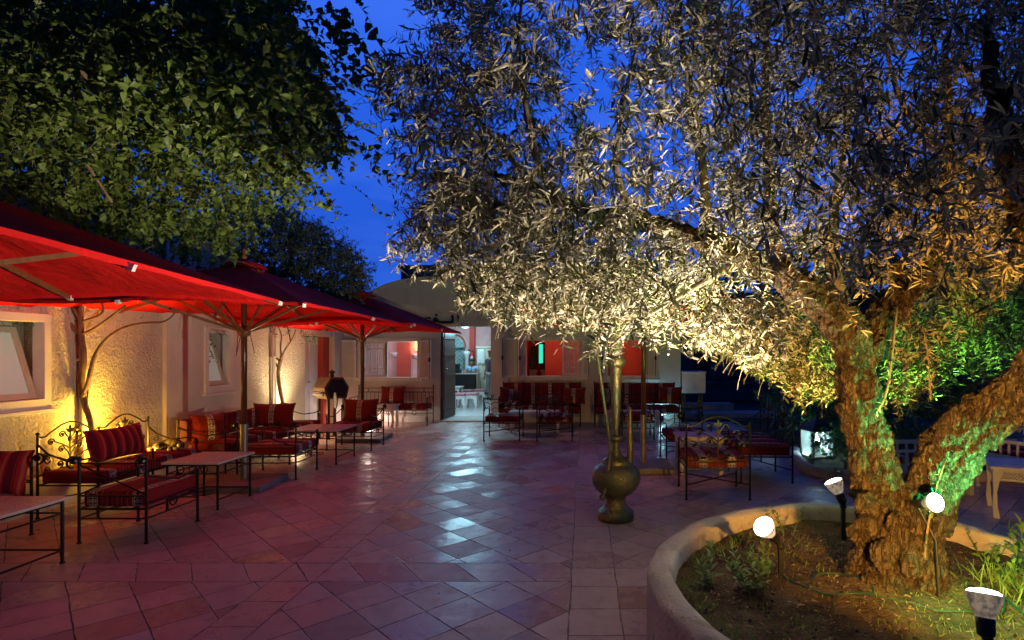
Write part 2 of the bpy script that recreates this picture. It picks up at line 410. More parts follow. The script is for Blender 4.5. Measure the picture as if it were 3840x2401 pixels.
def f_bark(n):
    p = n.pos(); a = n.noise(p, 11, 7, .68, 1.6, stretch=(1.4, 1.4, .55)); v = n.voro(n.comb(*[k*1.0 for k in n.xyz(p)]), 22)
    fine = n.noise(p, 55, 5, .7, .5, stretch=(1, 1, 2.4)); b = n.noise(p, 3, 4)
    X, Y, Z = n.xyz(p); rings = ((Z+a*.05)*210).sin()
    mp = n.new('ShaderNodeMapping'); mp.inputs['Scale'].default_value = (1.0, 1.0, .38); n.link(p, mp.inputs[0])
    ds = n.new('ShaderNodeVectorMath'); ds.operation = 'ADD'; n.nt.links.new(mp.outputs[0], ds.inputs[0]); n.link(n.comb(a*.12, a*.12, a*.05), ds.inputs[1])
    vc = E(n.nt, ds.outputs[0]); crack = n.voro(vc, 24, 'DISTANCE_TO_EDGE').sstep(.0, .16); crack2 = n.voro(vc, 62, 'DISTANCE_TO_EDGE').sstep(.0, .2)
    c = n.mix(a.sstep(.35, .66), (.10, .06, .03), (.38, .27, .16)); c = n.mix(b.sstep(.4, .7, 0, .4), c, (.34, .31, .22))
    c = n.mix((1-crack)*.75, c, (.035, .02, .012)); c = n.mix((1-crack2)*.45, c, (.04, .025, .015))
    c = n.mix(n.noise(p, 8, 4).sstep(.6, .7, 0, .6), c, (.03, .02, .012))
    return {'Base Color': c, 'Normal': n.bump(a*1.6+fine*.7+rings*.04+crack*.9+crack2*.35, 1.0, .04)}
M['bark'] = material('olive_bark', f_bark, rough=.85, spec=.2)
M['twig'] = noisy('twig_bark', (.16, .12, .08), (.26, .20, .14), 20, .8, .3, .002, 80)
M['vinebark'] = noisy('vine_bark', (.12, .075, .045), (.21, .14, .085), 14, .8, .6, .006, 50)
def leafmat(name, top, under, rough=.42, trans=.18, tcol=None, var=.5):
    def fn(n):
        p = n.pos(); f = n.noise(p, 9, 2); w = n.noise(p, 40, 1)
        t2 = tuple(c*var for c in top); u2 = tuple(c*(.5+var*.5) for c in under)
        a = n.mix(w.sstep(.3, .7), top, t2); b = n.mix(f.sstep(.3, .7), under, u2)
        return {'Base Color': n.mix(n.backf(), a, b)}
    m = material(name, fn, rough=rough, spec=.4)
    nt = m.node_tree; bs = nt.nodes['Principled BSDF']; tr = nt.nodes.new('ShaderNodeBsdfTranslucent')
    tr.inputs[0].default_value = (*(tcol or top), 1); ms = nt.nodes.new('ShaderNodeMixShader'); ms.inputs[0].default_value = trans
    nt.links.new(bs.outputs[0], ms.inputs[1]); nt.links.new(tr.outputs[0], ms.inputs[2]); nt.links.new(ms.outputs[0], nt.nodes['Material Output'].inputs[0])
    return m
M['leaf_olive'] = leafmat('olive_leaf', (.075, .090, .032), (.46, .42, .28), .45, .12, (.14, .16, .04))
M['leaf_broad'] = leafmat('broad_leaf', (.105, .17, .028), (.15, .22, .045), .5, .2, (.08, .2, .03))
M['leaf_fine'] = leafmat('fine_leaf', (.05, .09, .05), (.08, .12, .07), .5, .2, (.08, .16, .05))
M['leaf_hedge'] = leafmat('hedge_leaf', (.035, .11, .025), (.06, .15, .04), .4, .25, (.06, .25, .04))
M['leaf_weed'] = leafmat('weed_leaf', (.18, .28, .06), (.20, .30, .08), .5, .25, (.2, .3, .06), .7)
def f_soil(n):
    p = n.pos(); a = n.noise(p, 5, 5); b = n.noise(p, 45, 6, .7); v = n.voro(p, 60)
    c = n.mix(a.sstep(.35, .65), (.085, .058, .036), (.16, .11, .07)); c = n.mix(b.sstep(.5, .7, 0, .7), c, (.05, .03, .018))
    c = n.mix(n.noise(p, 2.5, 4).sstep(.52, .66, 0, .55), c, (.10, .10, .04))
    return {'Base Color': c, 'Normal': n.bump(a+b*.9+v*.5, 1.0, .03)}
M['soil'] = material('dry_soil', f_soil, rough=.95, spec=.1)
M['frosted'] = emis('frosted_pane', (.75, .85, .72), .10, (.55, .56, .52))  # faint emission in the pane stands in for light from indoors
M['hole_shade'] = material('lattice_shade', color=(.46, .42, .39), rough=.8)  # grey tone stands for the shade inside the lattice holes
M['glass'] = material('window_glass', color=(.5, .55, .6), rough=.12, spec=.5, Alpha=.35)
M['skin'] = noisy('skin', (.30, .16, .10), (.34, .19, .12), 9, .55, .1, .001, 80)
M['hair'] = material('dark_hair', color=(.012, .01, .009), rough=.6)
M['shirt_blue'] = noisy('blue_shirt', (.25, .45, .66), (.30, .5, .7), 6, .8, .4, .004, 30)
M['shirt_dark'] = noisy('dark_shirt', (.05, .04, .05), (.07, .06, .07), 6, .85, .4, .004, 30)
M['trousers'] = noisy('grey_trousers', (.24, .23, .22), (.3, .29, .27), 6, .85, .4, .004, 30)
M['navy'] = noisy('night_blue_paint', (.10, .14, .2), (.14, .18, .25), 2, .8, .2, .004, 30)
# ================================================================== THE SETTING
g = MB(); g.add([(-400, -60, -.03), (400, -60, -.03), (400, 700, -.03), (-400, 700, -.03)], [(0, 1, 2, 3)])
tag(g.build('ground', M['asphalt']), kind='structure')
g = MB(); g.add([(-5.52, -6, 0), (6.4, -6, 0), (6.4, 12.82, 0), (-5.52, 12.82, 0)], [(0, 1, 2, 3)])
tag(g.build('patio', M['floor']), kind='structure')

def wall_boxes(m, u0, u1, z0, z1, holes, put):
    """solid wall between u0..u1 with rectangular holes (u0,u1,z0,z1); put(m,u0,u1,z0,z1) adds one piece"""
    us = sorted({u0, u1, *[h[0] for h in holes], *[h[1] for h in holes]})
    for a, b in zip(us, us[1:]):
        hs = sorted([h for h in holes if h[0] <= a+1e-6 and h[1] >= b-1e-6], key=lambda h: h[2]); z = z0
        for h in hs:
            if h[2] > z+1e-4: put(m, a, b, z, h[2])
            z = h[3]
        if z1 > z+1e-4: put(m, a, b, z, z1)

# ---------------------------------------------------------------- left boundary wall
XW = -5.5
wallL = empty('boundary_wall', (XW, 6, 0), 0, 'long pale stucco wall with windows along the left side, vines climbing it', 'wall')
wallL.location = (0, 0, 0)
m = MB(); wall_boxes(m, -5, 7.31, 0, 3.35, [(4.45, 5.74, 1.07, 1.955)], lambda m, a, b, c, d: m.box(XW-.35, XW, a, b, c, d))
m.build('rough_wall', M['stucco_rough'], wallL)
m = MB(); wall_boxes(m, 7.31, 8.99, 0, 3.2, [(8.05, 8.65, 1.05, 1.93)], lambda m, a, b, c, d: m.box(XW-.35, XW+.05, a, b, c, d))
m.build('smooth_wall', M['stucco'], wallL, label='smooth whitewashed section of the wall')
m = MB(); m.box(XW-.35, XW, 8.99, 11.05, 0, 2.72); m.build('rough_wall', M['stucco_rough'], wallL)
m = MB(); m.box(XW-.35, XW, 11.05, 12.3, 1.93, 2.72); m.box(XW-.35, XW-.25, 11.05, 12.3, 0, 1.93); m.box(XW-.35, XW+.02, 12.3, 12.79, 0, 2.72)
m.build('end_wall', M['stucco'], wallL)
m = MB(); m.box(XW-.245, XW-.10, 12.02, 12.3, 0, 1.92); m.build('red_jamb', M['plaster_red'], wallL)
m = MB(); m.box(XW, XW+.10, 4.0, 7.3, 0, .34); m.box(XW, XW+.09, 9.0, 11.0, 0, .22)
m.build('plinth', M['stucco'], wallL, bevel=.01)
# door leaf in the recess
d = MB(); d.box(XW-.245, XW-.20, 11.07, 12.01, 0.01, 1.91)
for a, b in ((11.14, 11.48), (11.60, 11.94)):
    for z0, z1 in ((.12, .85), (.97, 1.80)): d.box(XW-.20, XW-.185, a, b, z0, z1)
dl = d.build('door', M['white'], wallL, bevel=.004)
h = MB(); h.tube([(XW-.19, 11.53, .98), (XW-.13, 11.53, .98), (XW-.13, 11.45, .98)], .009); h.build('handle', M['metal'], dl)
def tilt_window(y0, y1, z0, z1, x, par, tilt):
    fr = MB(); t = .055
    for a, b, c, d in ((y0-.02, y1+.02, z0-.05, z0+t), (y0-.02, y1+.02, z1-t, z1+.03)): fr.box(x-.10, x+.025, a, b, c, d)
    fr.box(x-.10, x+.025, y0-.02, y0+t, z0+t, z1-t); fr.box(x-.10, x+.025, y1-t, y1+.02, z0+t, z1-t)
    fr.box(x-.02, x+.05, y0-.05, y1+.05, z0-.085, z0-.051)
    w = fr.build('window', M['white'], par, bevel=.004)
    bk = MB(); bk.box(x-.345, x-.335, y0, y1, z0, z1); bk.build('recess_back', M['cream'], w)
    s = MB(); Mx = Matrix.Translation((x-.06, 0, z0+t)) @ Matrix.Rotation(-tilt, 4, 'Y')
    H = z1-z0-2*t-.02; a0, a1 = y0+t+.006, y1-t-.006
    s.box(-.02, .02, a0, a0+.06, 0, H, Mx); s.box(-.02, .02, a1-.06, a1, 0, H, Mx); s.box(-.02, .02, a0+.06, a1-.06, 0, .06, Mx); s.box(-.02, .02, a0+.06, a1-.06, H-.06, H, Mx)
    s.build('sash', M['cream'], w)
    p = MB(); p.box(-.006, .006, a0+.06, a1-.06, .06, H-.06, Mx); p.build('pane', M['frosted'], w)
    return w
tilt_window(4.45, 5.74, 1.07, 1.955, XW, wallL, R(17))
tilt_window(8.05, 8.65, 1.05, 1.93, XW+.05, wallL, R(16))
for y, z1, r in ((6.10, 3.3, .028), (9.83, 2.7, .022), (9.9, 2.7, .012)):
    m = MB(); m.tube([(XW+.04, y, 0), (XW+.04, y, z1)], r, 10)
    for z in (.6, 1.5, 2.4): m.box(XW, XW+.075, y-r-.012, y+r+.012, z, z+.025)
    m.build('drainpipe', M['white'], wallL, smooth=False)

# ---------------------------------------------------------------- restaurant building
YF = 12.8
bld = empty('restaurant_building', (0, 0, 0), 0, 'whitewashed single storey restaurant with vaulted roof end and open blue lit doorway', 'building')
WIN = [(-5.14, -3.76, 1.0, 1.87), (-1.37, -.02, 1.03, 1.885), (.50, 1.63, 1.03, 1.885)]
DOOR = (-3.29, -2.13, -.01, 2.18)
fput = lambda m, a, b, c, d: m.box(a, b, YF, YF+.30, c, d)
m = MB(); wall_boxes(m, -5.50, -1.86, 0, 2.53, [WIN[0], DOOR], fput)
el = [(-3.48+1.62*math.cos(t*PI/24), 2.53+.75*math.sin(t*PI/24)) for t in range(25)]
m.prism(el, 'y', YF, YF+.30)
m.build('facade_wall', M['stucco'], bld)
m = MB(); wall_boxes(m, -1.86, 2.20, 0, 3.02, [WIN[1], WIN[2]], lambda m, a, b, c, d: m.box(a, b, YF-.05, YF+.30, c, d))
m.build('side_wall', M['stucco'], bld)
m = MB(); el2 = [(-3.48+1.56*math.cos(t*PI/24), 2.53+.69*math.sin(t*PI/24)) for t in range(25)]
m.prism(el2, 'y', YF+.30, 20.0); m.build('vault_roof', M['stucco'], bld, smooth=False)
m = MB()
for k in range(24):
    a, b = el[k], el[k+1]; m.prism([a, (a[0]*1.0+(a[0]+3.48)*.025, a[1]+.04), (b[0]+(b[0]+3.48)*.025, b[1]+.04), b], 'y', YF-.03, YF+.26)
m.build('arch_moulding', M['stucco'], bld)
m = MB(); m.box(-7.2, -5.1, YF+.30, 20, 2.45, 2.6); m.box(-1.86, 2.2, YF+.30, 17, 2.75, 2.9); m.box(-5.1, -1.6, 13.1, 20, 2.47, 2.52); m.build('roof', M['stucco'], bld)
for b_ in ((-.02+.04, .46, YF-.10, YF-.051, 0, 3.02), (-1.84, -1.70, YF-.09, YF-.051, 0, 2.9)): m = MB(); m.box(*b_); m.build('pilaster', M['stucco'], bld, bevel=.008)
for x in (-1.25, -.80, .62, 1.2):
    m = MB(); m.box(x, x+.2, YF-.054, YF-.03, 2.18, 2.38); m.build('vent', M['black'], bld)
m = MB(); m.box(-3.6, -2.0, YF-.05, YF+.9, -.02, .035); m.build('threshold', M['step'], bld, bevel=.008)
m = MB(); m.box(-5.5, -3.62, YF-.03, YF-.001, 0, .12); m.build('skirting', M['stucco'], bld)
# lattice shutters
def lattice(m, x0, x1, z0, z1, y, pitch=.035, w=.008):
    W_, H_ = x1-x0, z1-z0; t = -H_
    while t < W_:
        for sgn in (1, -1):
            a0 = max(0, t); a1 = min(W_, t+H_)
            if a1-a0 < .01: continue
            za, zb = a0-t, a1-t
            if sgn < 0: za, zb = H_-za, H_-zb
            m.beam((x0+a0, y+sgn*.003, z0+za), (x0+a1, y+sgn*.003, z0+zb), w, .006, (0, 1, 0))
        t += pitch
def shutter(par, xh, dirn, w, z0, z1, ang, lat=True):
    """hinged at xh; dirn +1 extends to +x; ang opens towards the camera"""
    s = MB(); f = .055
    s.box(0, w, -.016, .016, 0, f); s.box(0, w, -.016, .016, z1-z0-f, z1-z0); s.box(0, f, -.016, .016, f, z1-z0-f); s.box(w-f, w, -.016, .016, f, z1-z0-f)
    lattice(s, f, w-f, f, z1-z0-f, -.004*dirn, .045, .013)
    o = s.build('shutter', M['white'], par, loc=(xh, YF-.08, z0), rot=(0, 0, (PI+ang) if dirn < 0 else -ang))
    sy = dirn; lb = MB(); lb.box(f, w-f, *sorted((sy*.008, sy*.012)), f, z1-z0-f); lb.build('lattice_shade', M['hole_shade'], par, loc=o.location, rot=o.rotation_euler)  # grey board added behind the lattice to imitate its shaded holes
    b = MB(); b.tube([(w-.01, -.03*sy, .0), (w-.01, -.03*sy, z1-z0)], .007); b.box(w-.03, w+.01, *sorted((-.045*sy, -.017*sy)), (z1-z0)*.45, (z1-z0)*.55); b.build('bolt', M['iron'], par, loc=o.location, rot=o.rotation_euler)
    return o
def sash(par, x0, x1, z0, z1, y=YF+.05, cols=3):
    s = MB(); f = .045
    s.box(x0, x1, y-.02, y+.02, z0, z0+f); s.box(x0, x1, y-.02, y+.02, z1-f, z1); s.box(x0, x0+f, y-.02, y+.02, z0+f, z1-f); s.box(x1-f, x1, y-.02, y+.02, z0+f, z1-f)
    for k in range(1, cols):
        x = x0+(x1-x0)*k/cols; s.box(x-.010, x+.010, y-.012, y+.012, z0+f, z1-f)
    for q in (.22, .80):
        z = z0+(z1-z0)*q; s.box(x0+f, x1-f, y-.009, y+.009, z-.010, z+.010)
    s.build('sash', M['white'], par)
    p = MB(); p.box(x0+f, x1-f, y-.002, y+.002, z0+f, z1-f); p.build('pane', M['glass'], par)
wins = []
for i, (x0, x1, z0, z1) in enumerate(WIN):
    yf = YF if i == 0 else YF-.05
    fr = MB(); t = .05
    fr.box(x0-.04, x1+.04, yf-.035, yf+.12, z1-.03, z1+.05); fr.box(x0-.08, x1+.08, yf-.10, yf+.12, z0-.06, z0+.02)
    fr.box(x0-.04, x0+t, yf-.03, yf+.10, z0+.02, z1-.03); fr.box(x1-t, x1+.04, yf-.03, yf+.10, z0+.02, z1-.03)
    wins.append(fr.build('window', M['white'], bld, bevel=.003))
shutter(wins[0], WIN[0][0]-.03, -1, .38, .98, 1.87, R(10)); shutter(wins[0], WIN[0][1]+.03, 1, .40, .98, 1.87, R(38))
sash(wins[0], -5.06, -4.56, 1.03, 1.84); sash(wins[0], -4.56, -4.50, 1.03, 1.84, YF+.03, 1)
shutter(wins[1], WIN[1][0]-.16, -1, .33, 1.02, 1.92, R(8)); shutter(wins[1], WIN[1][0]+.0, -1, .2, 1.04, 1.88, R(60))
sash(wins[1], -.50, -.07, 1.06, 1.84); shutter(wins[1], WIN[1][1]-.02, 1, .22, 1.04, 1.88, R(40))
shutter(wins[2], WIN[2][0]+.02, -1, .22, 1.04, 1.88, R(50)); shutter(wins[2], WIN[2][1]-.28, 1, .30, 1.04, 1.88, R(20))
# open dark metal door leaf folded against the left jamb
dm = MB(); dm.box(-.02, .02, 0, .95, .05, 2.12)
for z in (.2, .62, 1.05, 1.5, 1.9): dm.box(.02, .045, .05, .9, z, z+.04)
do = dm.build('door', M['ironrusty'], bld, loc=(-3.25, YF+.02, 0), rot=(0, 0, R(-4)))
hd = MB(); hd.tube([(.05, .10, .95), (.09, .10, .97), (.09, .10, 1.2), (.05, .10, 1.22)], .012); hd.tube([(.04, .05, .1), (.04, .05, 2.05)], .014); hd.build('door_bolt', M['metal'], do)
# interior rooms
itile = material('pale_floor_tiles', lambda n: (lambda X, Y: {'Base Color': n.mix(((X/.4).fract()-.5).abs().gt(.487).max(((Y/.4).fract()-.5).abs().gt(.487)), (.45, .47, .46), (.2, .2, .2)), 'Normal': n.bump(n.noise(n.pos(), 8, 3), .3, .01)})(*n.xyz(n.pos())[:2]), rough=.3)
m = MB(); m.box(-7.2, 2.2, 13.1, 20, -.02, .03); m.build('interior_floor', itile, bld)
m = MB(); m.box(-7.3, -7.1, 13.1, 20, 0, 2.5); m.box(-7.1, -4.1, 15.5, 15.7, 0.03, 2.47); m.build('alcove_wall', M['plaster_pink'], bld)
m = MB(); m.box(-1.75, -1.6, 13.1, 20, 0.03, 2.75); m.build('partition', M['plaster_pink'], bld)
m = MB(); holes = [(-4.76, -4.17, .55, 1.75)]
wall_boxes(m, -7.1, -1.75, .03, 2.47, holes, lambda m, a, b, c, d: m.box(a, b, 19.6, 19.9, c, d))
# arch spandrels of the tiled niche
cx, rr_, zc = -4.465, .295, 1.75
ap = [(cx+rr_*math.cos(t*PI/16), zc+1.35*rr_*math.sin(t*PI/16)) for t in range(17)]
m2 = MB()
m.build('back_wall', M['plaster_pink'], bld)
m2.prism(ap, 'y', 19.585, 19.599)
def f_nichetile(n):
    p = n.pos(); X, Y, Z = n.xyz(p); u = X/.14; v = Z/.14; r = (((u.fract()-.5)*((u.fract()-.5))+(v.fract()-.5)*(v.fract()-.5)))
    a = (r*90).sin().gt(.2); b = ((u.fract()-.5).abs()-(v.fract()-.5).abs()).abs().lt(.06)
    c = n.mix(a, (.55, .68, .68), (.03, .15, .2)); c = n.mix(b, c, (.04, .2, .16)); w = n.white(n.comb(u.floor(), v.floor(), 0.0))
    return {'Base Color': n.mix(w.gt(.7)*a, c, (.35, .3, .08))}
M['niche_tile'] = material('patterned_wall_tiles', f_nichetile, rough=.2)
m2.box(-4.76, -4.17, 19.80, 19.81, .55, 1.75); m2.build('tiled_niche', M['niche_tile'], bld)
m = MB(); m.box(-5.3, -4.80, 19.57, 19.595, .5, 1.55); m.build('tiled_panel', M['niche_tile'], bld)
m = MB()
for t in range(16):
    a, b = ap[t], ap[t+1]; sc = 1.16
    a2 = (cx+(a[0]-cx)*sc, zc+(a[1]-zc)*sc); b2 = (cx+(b[0]-cx)*sc, zc+(b[1]-zc)*sc); m.prism([a, a2, b2, b], 'y', 19.55, 19.60)
m.build('arch_trim', M['plaster_red'], bld)
for x in (-4.06, -4.86):
    m = MB(); m.lathe([(.11, .03), (.11, .1), (.075, .14), (.07, .8), (.065, 1.35), (.09, 1.4), (.12, 1.52), (.13, 1.55), (.13, 1.62)], 16, (x, 19.42, 0)); m.build('column', M['white'], bld, smooth=True)
m = MB(); m.box(-3.98, -3.80, 19.45, 19.599, .03, 2.47); m.build('red_pillar', M['plaster_red'], bld)
m = MB(); m.box(-5.15, -4.79, 15.40, 15.499, .03, 1.86); m.build('recess', M['plaster_red'], bld)
# red room
m = MB(); m.box(-1.6, 2.2, 16.0, 16.2, .03, 2.75); m.box(2.0, 2.2, 13.1, 16, .03, 2.75); m.box(-1.599, -1.55, 13.11, 16, .03, 2.7); m.build('red_room_wall', M['plaster_red_deep'], bld)
m = MB(); m.box(-1.05, .2, 15.1, 15.99, .03, 2.7); m.box(.75, 1.99, 14.6, 15.99, .03, 2.7); m.build('red_partition', M['plaster_red'], bld)
for x in (-1.57, -1.26):
    m = MB(); ar = [(x+.12+.13*math.cos(t*PI/10), 1.35+.42*math.sin(t*PI/10)) for t in range(11)]+[(x-.01, .95), (x+.25, .95)]
    m.prism(ar, 'y', 15.96, 15.999); m.build('wall_niche', M['ironrusty'], bld)
for (x0, x1) in ((-1.58, -1.32), (-1.24, -1.06)):
    m = MB(); m.prism([(x0, 1.10), (x1, 1.10), (x1, 1.04), (x1-.04, .98), (x0+.04, .98), (x0, 1.04)], 'y', 15.85, 15.97); m.box(x0+.03, x1-.03, 15.88, 15.96, .75, .979); m.build('capital', M['white'], bld)
m = MB(); m.box(-.02, .02, -.22, .22, -.30, .30)
tvs = m.build('wall_television', M['black'], None, loc=(-1.20, 15.35, 1.55), rot=(0, 0, R(-12)), bevel=.004)
tag(tvs, 'thin wall television with green screen inside the red room', 'television')
m = MB(); m.box(.021, .024, -.19, .19, -.26, .26); 
def f_tv(n):
    o = n.obj(); a = n.noise(o, 7, 3, dist=1)
    return {'Emission Color': n.mix(a.sstep(.4, .6), (.02, .60, .20), (.03, .42, .45)), 'Emission Strength': 1.3}
m.build('screen', material('tv_screen', f_tv, color=(.01, .01, .01)), tvs)
# arabic metal letters over the door
m = MB()
def glyph(m, outline, Y=YF-.06, th=.03):
    m.prism([((x-PX)*YF/F, HC-(y-PY)*YF/F) for x, y in outline], 'y', Y, Y+th)
glyph(m, [(1716, 1182), (1722, 1184), (1724, 1200), (1721, 1216), (1718, 1205)])
glyph(m, [(1694, 1182), (1702, 1183), (1704, 1198), (1703, 1212), (1694, 1215), (1650, 1214), (1650, 1205), (1690, 1205), (1696, 1200)])
glyph(m, [(1638, 1177), (1644, 1182), (1638, 1187), (1632, 1182)])
glyph(m, [(1626, 1205), (1628, 1195), (1636, 1190), (1642, 1194), (1650, 1205), (1650, 1214), (1640, 1207), (1632, 1214), (1590, 1218), (1584, 1208), (1586, 1203), (1592, 1209), (1620, 1209)])
glyph(m, [(1600, 1190), (1605, 1195), (1600, 1200), (1595, 1195)]); glyph(m, [(1612, 1188), (1617, 1193), (1612, 1198), (1607, 1193)])
m.build('lettering', M['black'], bld)
m = MB()
for x, z in ((1718, 1200), (1700, 1210), (1640, 1208)):
    p = P(x, z, YF); m.tube([(p.x, YF-.04, p.z), (p.x, YF+.01, p.z)], .006)
m.build('letter_pin', M['black'], bld)

# background blocks
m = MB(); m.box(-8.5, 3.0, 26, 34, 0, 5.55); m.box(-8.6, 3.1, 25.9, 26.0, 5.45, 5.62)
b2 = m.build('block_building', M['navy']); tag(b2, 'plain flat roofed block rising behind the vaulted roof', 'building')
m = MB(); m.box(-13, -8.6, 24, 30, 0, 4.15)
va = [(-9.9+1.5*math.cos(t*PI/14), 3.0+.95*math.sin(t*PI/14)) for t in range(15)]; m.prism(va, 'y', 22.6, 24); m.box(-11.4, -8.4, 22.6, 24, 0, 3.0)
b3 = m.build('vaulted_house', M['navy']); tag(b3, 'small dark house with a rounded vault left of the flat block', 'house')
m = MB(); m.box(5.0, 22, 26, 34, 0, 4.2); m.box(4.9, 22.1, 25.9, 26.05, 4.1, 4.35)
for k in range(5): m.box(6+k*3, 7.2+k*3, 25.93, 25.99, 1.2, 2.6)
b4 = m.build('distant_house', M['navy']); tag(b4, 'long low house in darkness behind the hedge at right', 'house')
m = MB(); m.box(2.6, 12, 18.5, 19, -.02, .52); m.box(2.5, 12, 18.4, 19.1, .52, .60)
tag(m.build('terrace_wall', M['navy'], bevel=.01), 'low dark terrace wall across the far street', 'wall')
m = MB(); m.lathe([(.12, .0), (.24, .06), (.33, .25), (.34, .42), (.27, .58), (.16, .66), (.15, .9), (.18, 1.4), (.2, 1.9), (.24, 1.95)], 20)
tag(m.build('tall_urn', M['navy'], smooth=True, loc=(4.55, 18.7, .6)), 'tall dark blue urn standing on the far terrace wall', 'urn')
for k, (x0, x1, y0, y1, z) in enumerate(((2.25, 3.75, 14.0, 14.5, .30), (2.25, 4.6, 13.3, 13.99, .14))):
    m = MB(); m.box(x0, x1, y0, y1, -.02, z)
    tag(m.build('step', M['step'], bevel=.01), ('upper pale step right of the restaurant end wall', 'lower wide pale step right of the restaurant end wall')[k], 'step', 'steps beside the building')
# white counter box past the end of the facade
ct = empty('counter_stand', (2.5, 12.95, 0), 0, 'white box shaped counter on dark legs past the building end', 'counter')
m = MB(); m.box(-.27, .27, -.2, .3, .66, 1.12); m.box(-.29, .29, -.22, .32, 1.121, 1.15); m.build('panel', M['white'], ct, bevel=.005)
for x in (-.2, .2):
    for y in (-.12, .2):
        m = MB(); m.box(x-.02, x+.02, y-.02, y+.02, 0, .66); m.build('leg', M['black'], ct)
# ================================================================== UMBRELLAS
def umbrella(loc, px, py, hx, hy, rot, label, zr=2.05, zp=2.66, grp='red parasols over the seats'):
    """loc: pole foot; (px,py): base plate centre offset; hx,hy canopy half sizes"""
    t = empty('parasol', (loc[0], loc[1], 0), rot, label, 'parasol', grp)
    n = 12; m = MB(); vs = []; fs = []
    def zc(u, v):
        r = max(abs(u), abs(v)); q = min(abs(u), abs(v))/(r+1e-6); z = zp-(zp-zr)*(r**.92)
        return z-.05*math.sin(PI*min(1, r))*math.sin(PI*q)**2 - .03*(1-abs(2*q-1))*r*r*0+.02*math.sin(u*5)*r
    for i in range(2*n+1):
        for j in range(2*n+1):
            u = -1+i/n; v = -1+j/n; vs.append((u*hx, v*hy, zc(u, v)))
    for i in range(2*n):
        for j in range(2*n):
            a = i*(2*n+1)+j; f = (a, a+2*n+1, a+2*n+2, a+1)
            if (i-n+.5)*(j-n+.5) > 0: fs += [(f[0], f[1], f[2]), (f[0], f[2], f[3])]
            else: fs += [(f[0], f[1], f[3]), (f[1], f[2], f[3])]
    m.add(vs, fs)
    # valance hem
    per = [(-1+i/n, -1) for i in range(2*n)]+[(1, -1+i/n) for i in range(2*n)]+[(1-i/n, 1) for i in range(2*n)]+[(-1, 1-i/n) for i in range(2*n)]
    b = len(m.v); K = len(per)
    m.v += [(u*hx, v*hy, zc(u, v)) for u, v in per]+[(u*hx*1.004, v*hy*1.004, zc(u, v)-.030-.005*math.sin(k*1.3)) for k, (u, v) in enumerate(per)]
    m.f += [(b+k, b+(k+1) % K, b+K+(k+1) % K, b+K+k) for k in range(K)]
    c = m.build('canopy', M['canopy'], t, smooth=True, fixn=False)
    s = c.modifiers.new('solid', 'SOLIDIFY'); s.thickness = .003; es = c.modifiers.new('es', 'EDGE_SPLIT'); es.split_angle = R(25)
    v = MB(); v.lathe([(.26, zp-.05), (.18, zp+.0), (.04, zp+.05), (.02, zp+.06)], 8); v.build('vent_cap', M['canopy'], t)
    f = MB(); f.lathe([(.03, zp+.05), (.035, zp+.08), (.015, zp+.11), (.03, zp+.14), (.006, zp+.19)], 10); f.build('finial', M['wood'], t, smooth=True)
    for a, b_ in ((1, 0), (1, 1), (0, 1), (-1, 1), (-1, 0), (-1, -1), (0, -1), (1, -1)):
        k = 1.0
        e1 = Vector((a*hx*k, b_*hy*k, zr-.02)); e0 = Vector((a*.05, b_*.05, zp-.05))
        q = Vector((a*hx*.55, b_*hy*.55, zc(a*.55, b_*.55)-.04)); e1.z = zc(a, b_)-.025
        r = MB(); r.beam(e0, q, .024, .034); r.beam(q, e1, .022, .032); ro = r.build('rib', M['wood'], t)
        cp = MB(); d = (e1-q).normalized(); cp.beam(e1-d*.005, e1+d*.03, .028, .034); cp.build('end_cap', M['white'], ro)
        st = MB(); st.beam(Vector((a*.055, b_*.055, 1.86)), q-Vector((0, 0, .01)), .022, .03); st.build('strut', M['wood'], t)
    p = MB(); p.tube([(0, 0, .55), (0, 0, zp)], .034, 14); p.build('pole', M['pole_wood'], t, smooth=True)
    p = MB(); p.tube([(0, 0, .04), (0, 0, .72)], .042, 14); p.tube([(0, 0, .72), (0, 0, .735)], .046, 14); p.tube([(.03, 0, .25), (.09, 0, .25)], .012); p.build('pole_sleeve', M['metal'], t, smooth=False)
    h = MB(); h.lathe([(.038, 1.78), (.065, 1.80), (.075, 1.83), (.075, 1.88), (.055, 1.90)], 12); h.build('hub', M['wood'], t); h = MB(); h.lathe([(.038, zp-.16), (.07, zp-.14), (.07, zp-.07)], 12); h.build('top_hub', M['wood'], t)
    b = MB(); b.box(px-.38, px+.38, py-.36, py+.36, 0.002, .075); b.build('base_plate', M['plate'], t, bevel=.008)
    rr = random.Random(int(loc[1]*10)); rp = MB()
    for k in range(3):
        a0 = rr.uniform(0, 6); x, y = .06*math.cos(a0), .06*math.sin(a0); L = rr.uniform(.12, .3); w = rr.uniform(.03, .09)
        rp.tube([(x+w*math.sin(q*PI/8)*math.cos(a0+1), y+w*math.sin(q*PI/8)*math.sin(a0+1), 1.84-L*math.sin(q*PI/8)) for q in range(9)], .004, 5)
    rp.tube([(.04, -.03, 1.86), (.05, -.04, 1.3), (.045, -.04, .9)], .003, 5)
    rp.build('cord', M['black'], t)
    return t
umbrella((-3.62, 2.35), 0, 0, 1.5, 2.05, R(11), 'nearest red parasol, cut off by the left edge of the photo')
umbrella((-4.08, 6.72), 0, -.05, 1.5, 2.0, R(4.5), 'middle red parasol of the left row, its wooden pole rising between the two tables')
umbrella((-4.02, 10.15), .05, .02, 1.42, 1.85, R(2), 'farthest red parasol of the left row, its pole in front of the far grill')
umbrella((.82, 7.72), -.02, -.05, 1.5, 1.95, 0, 'red parasol mostly hidden by olive leaves, standing right of the giant water pipe')

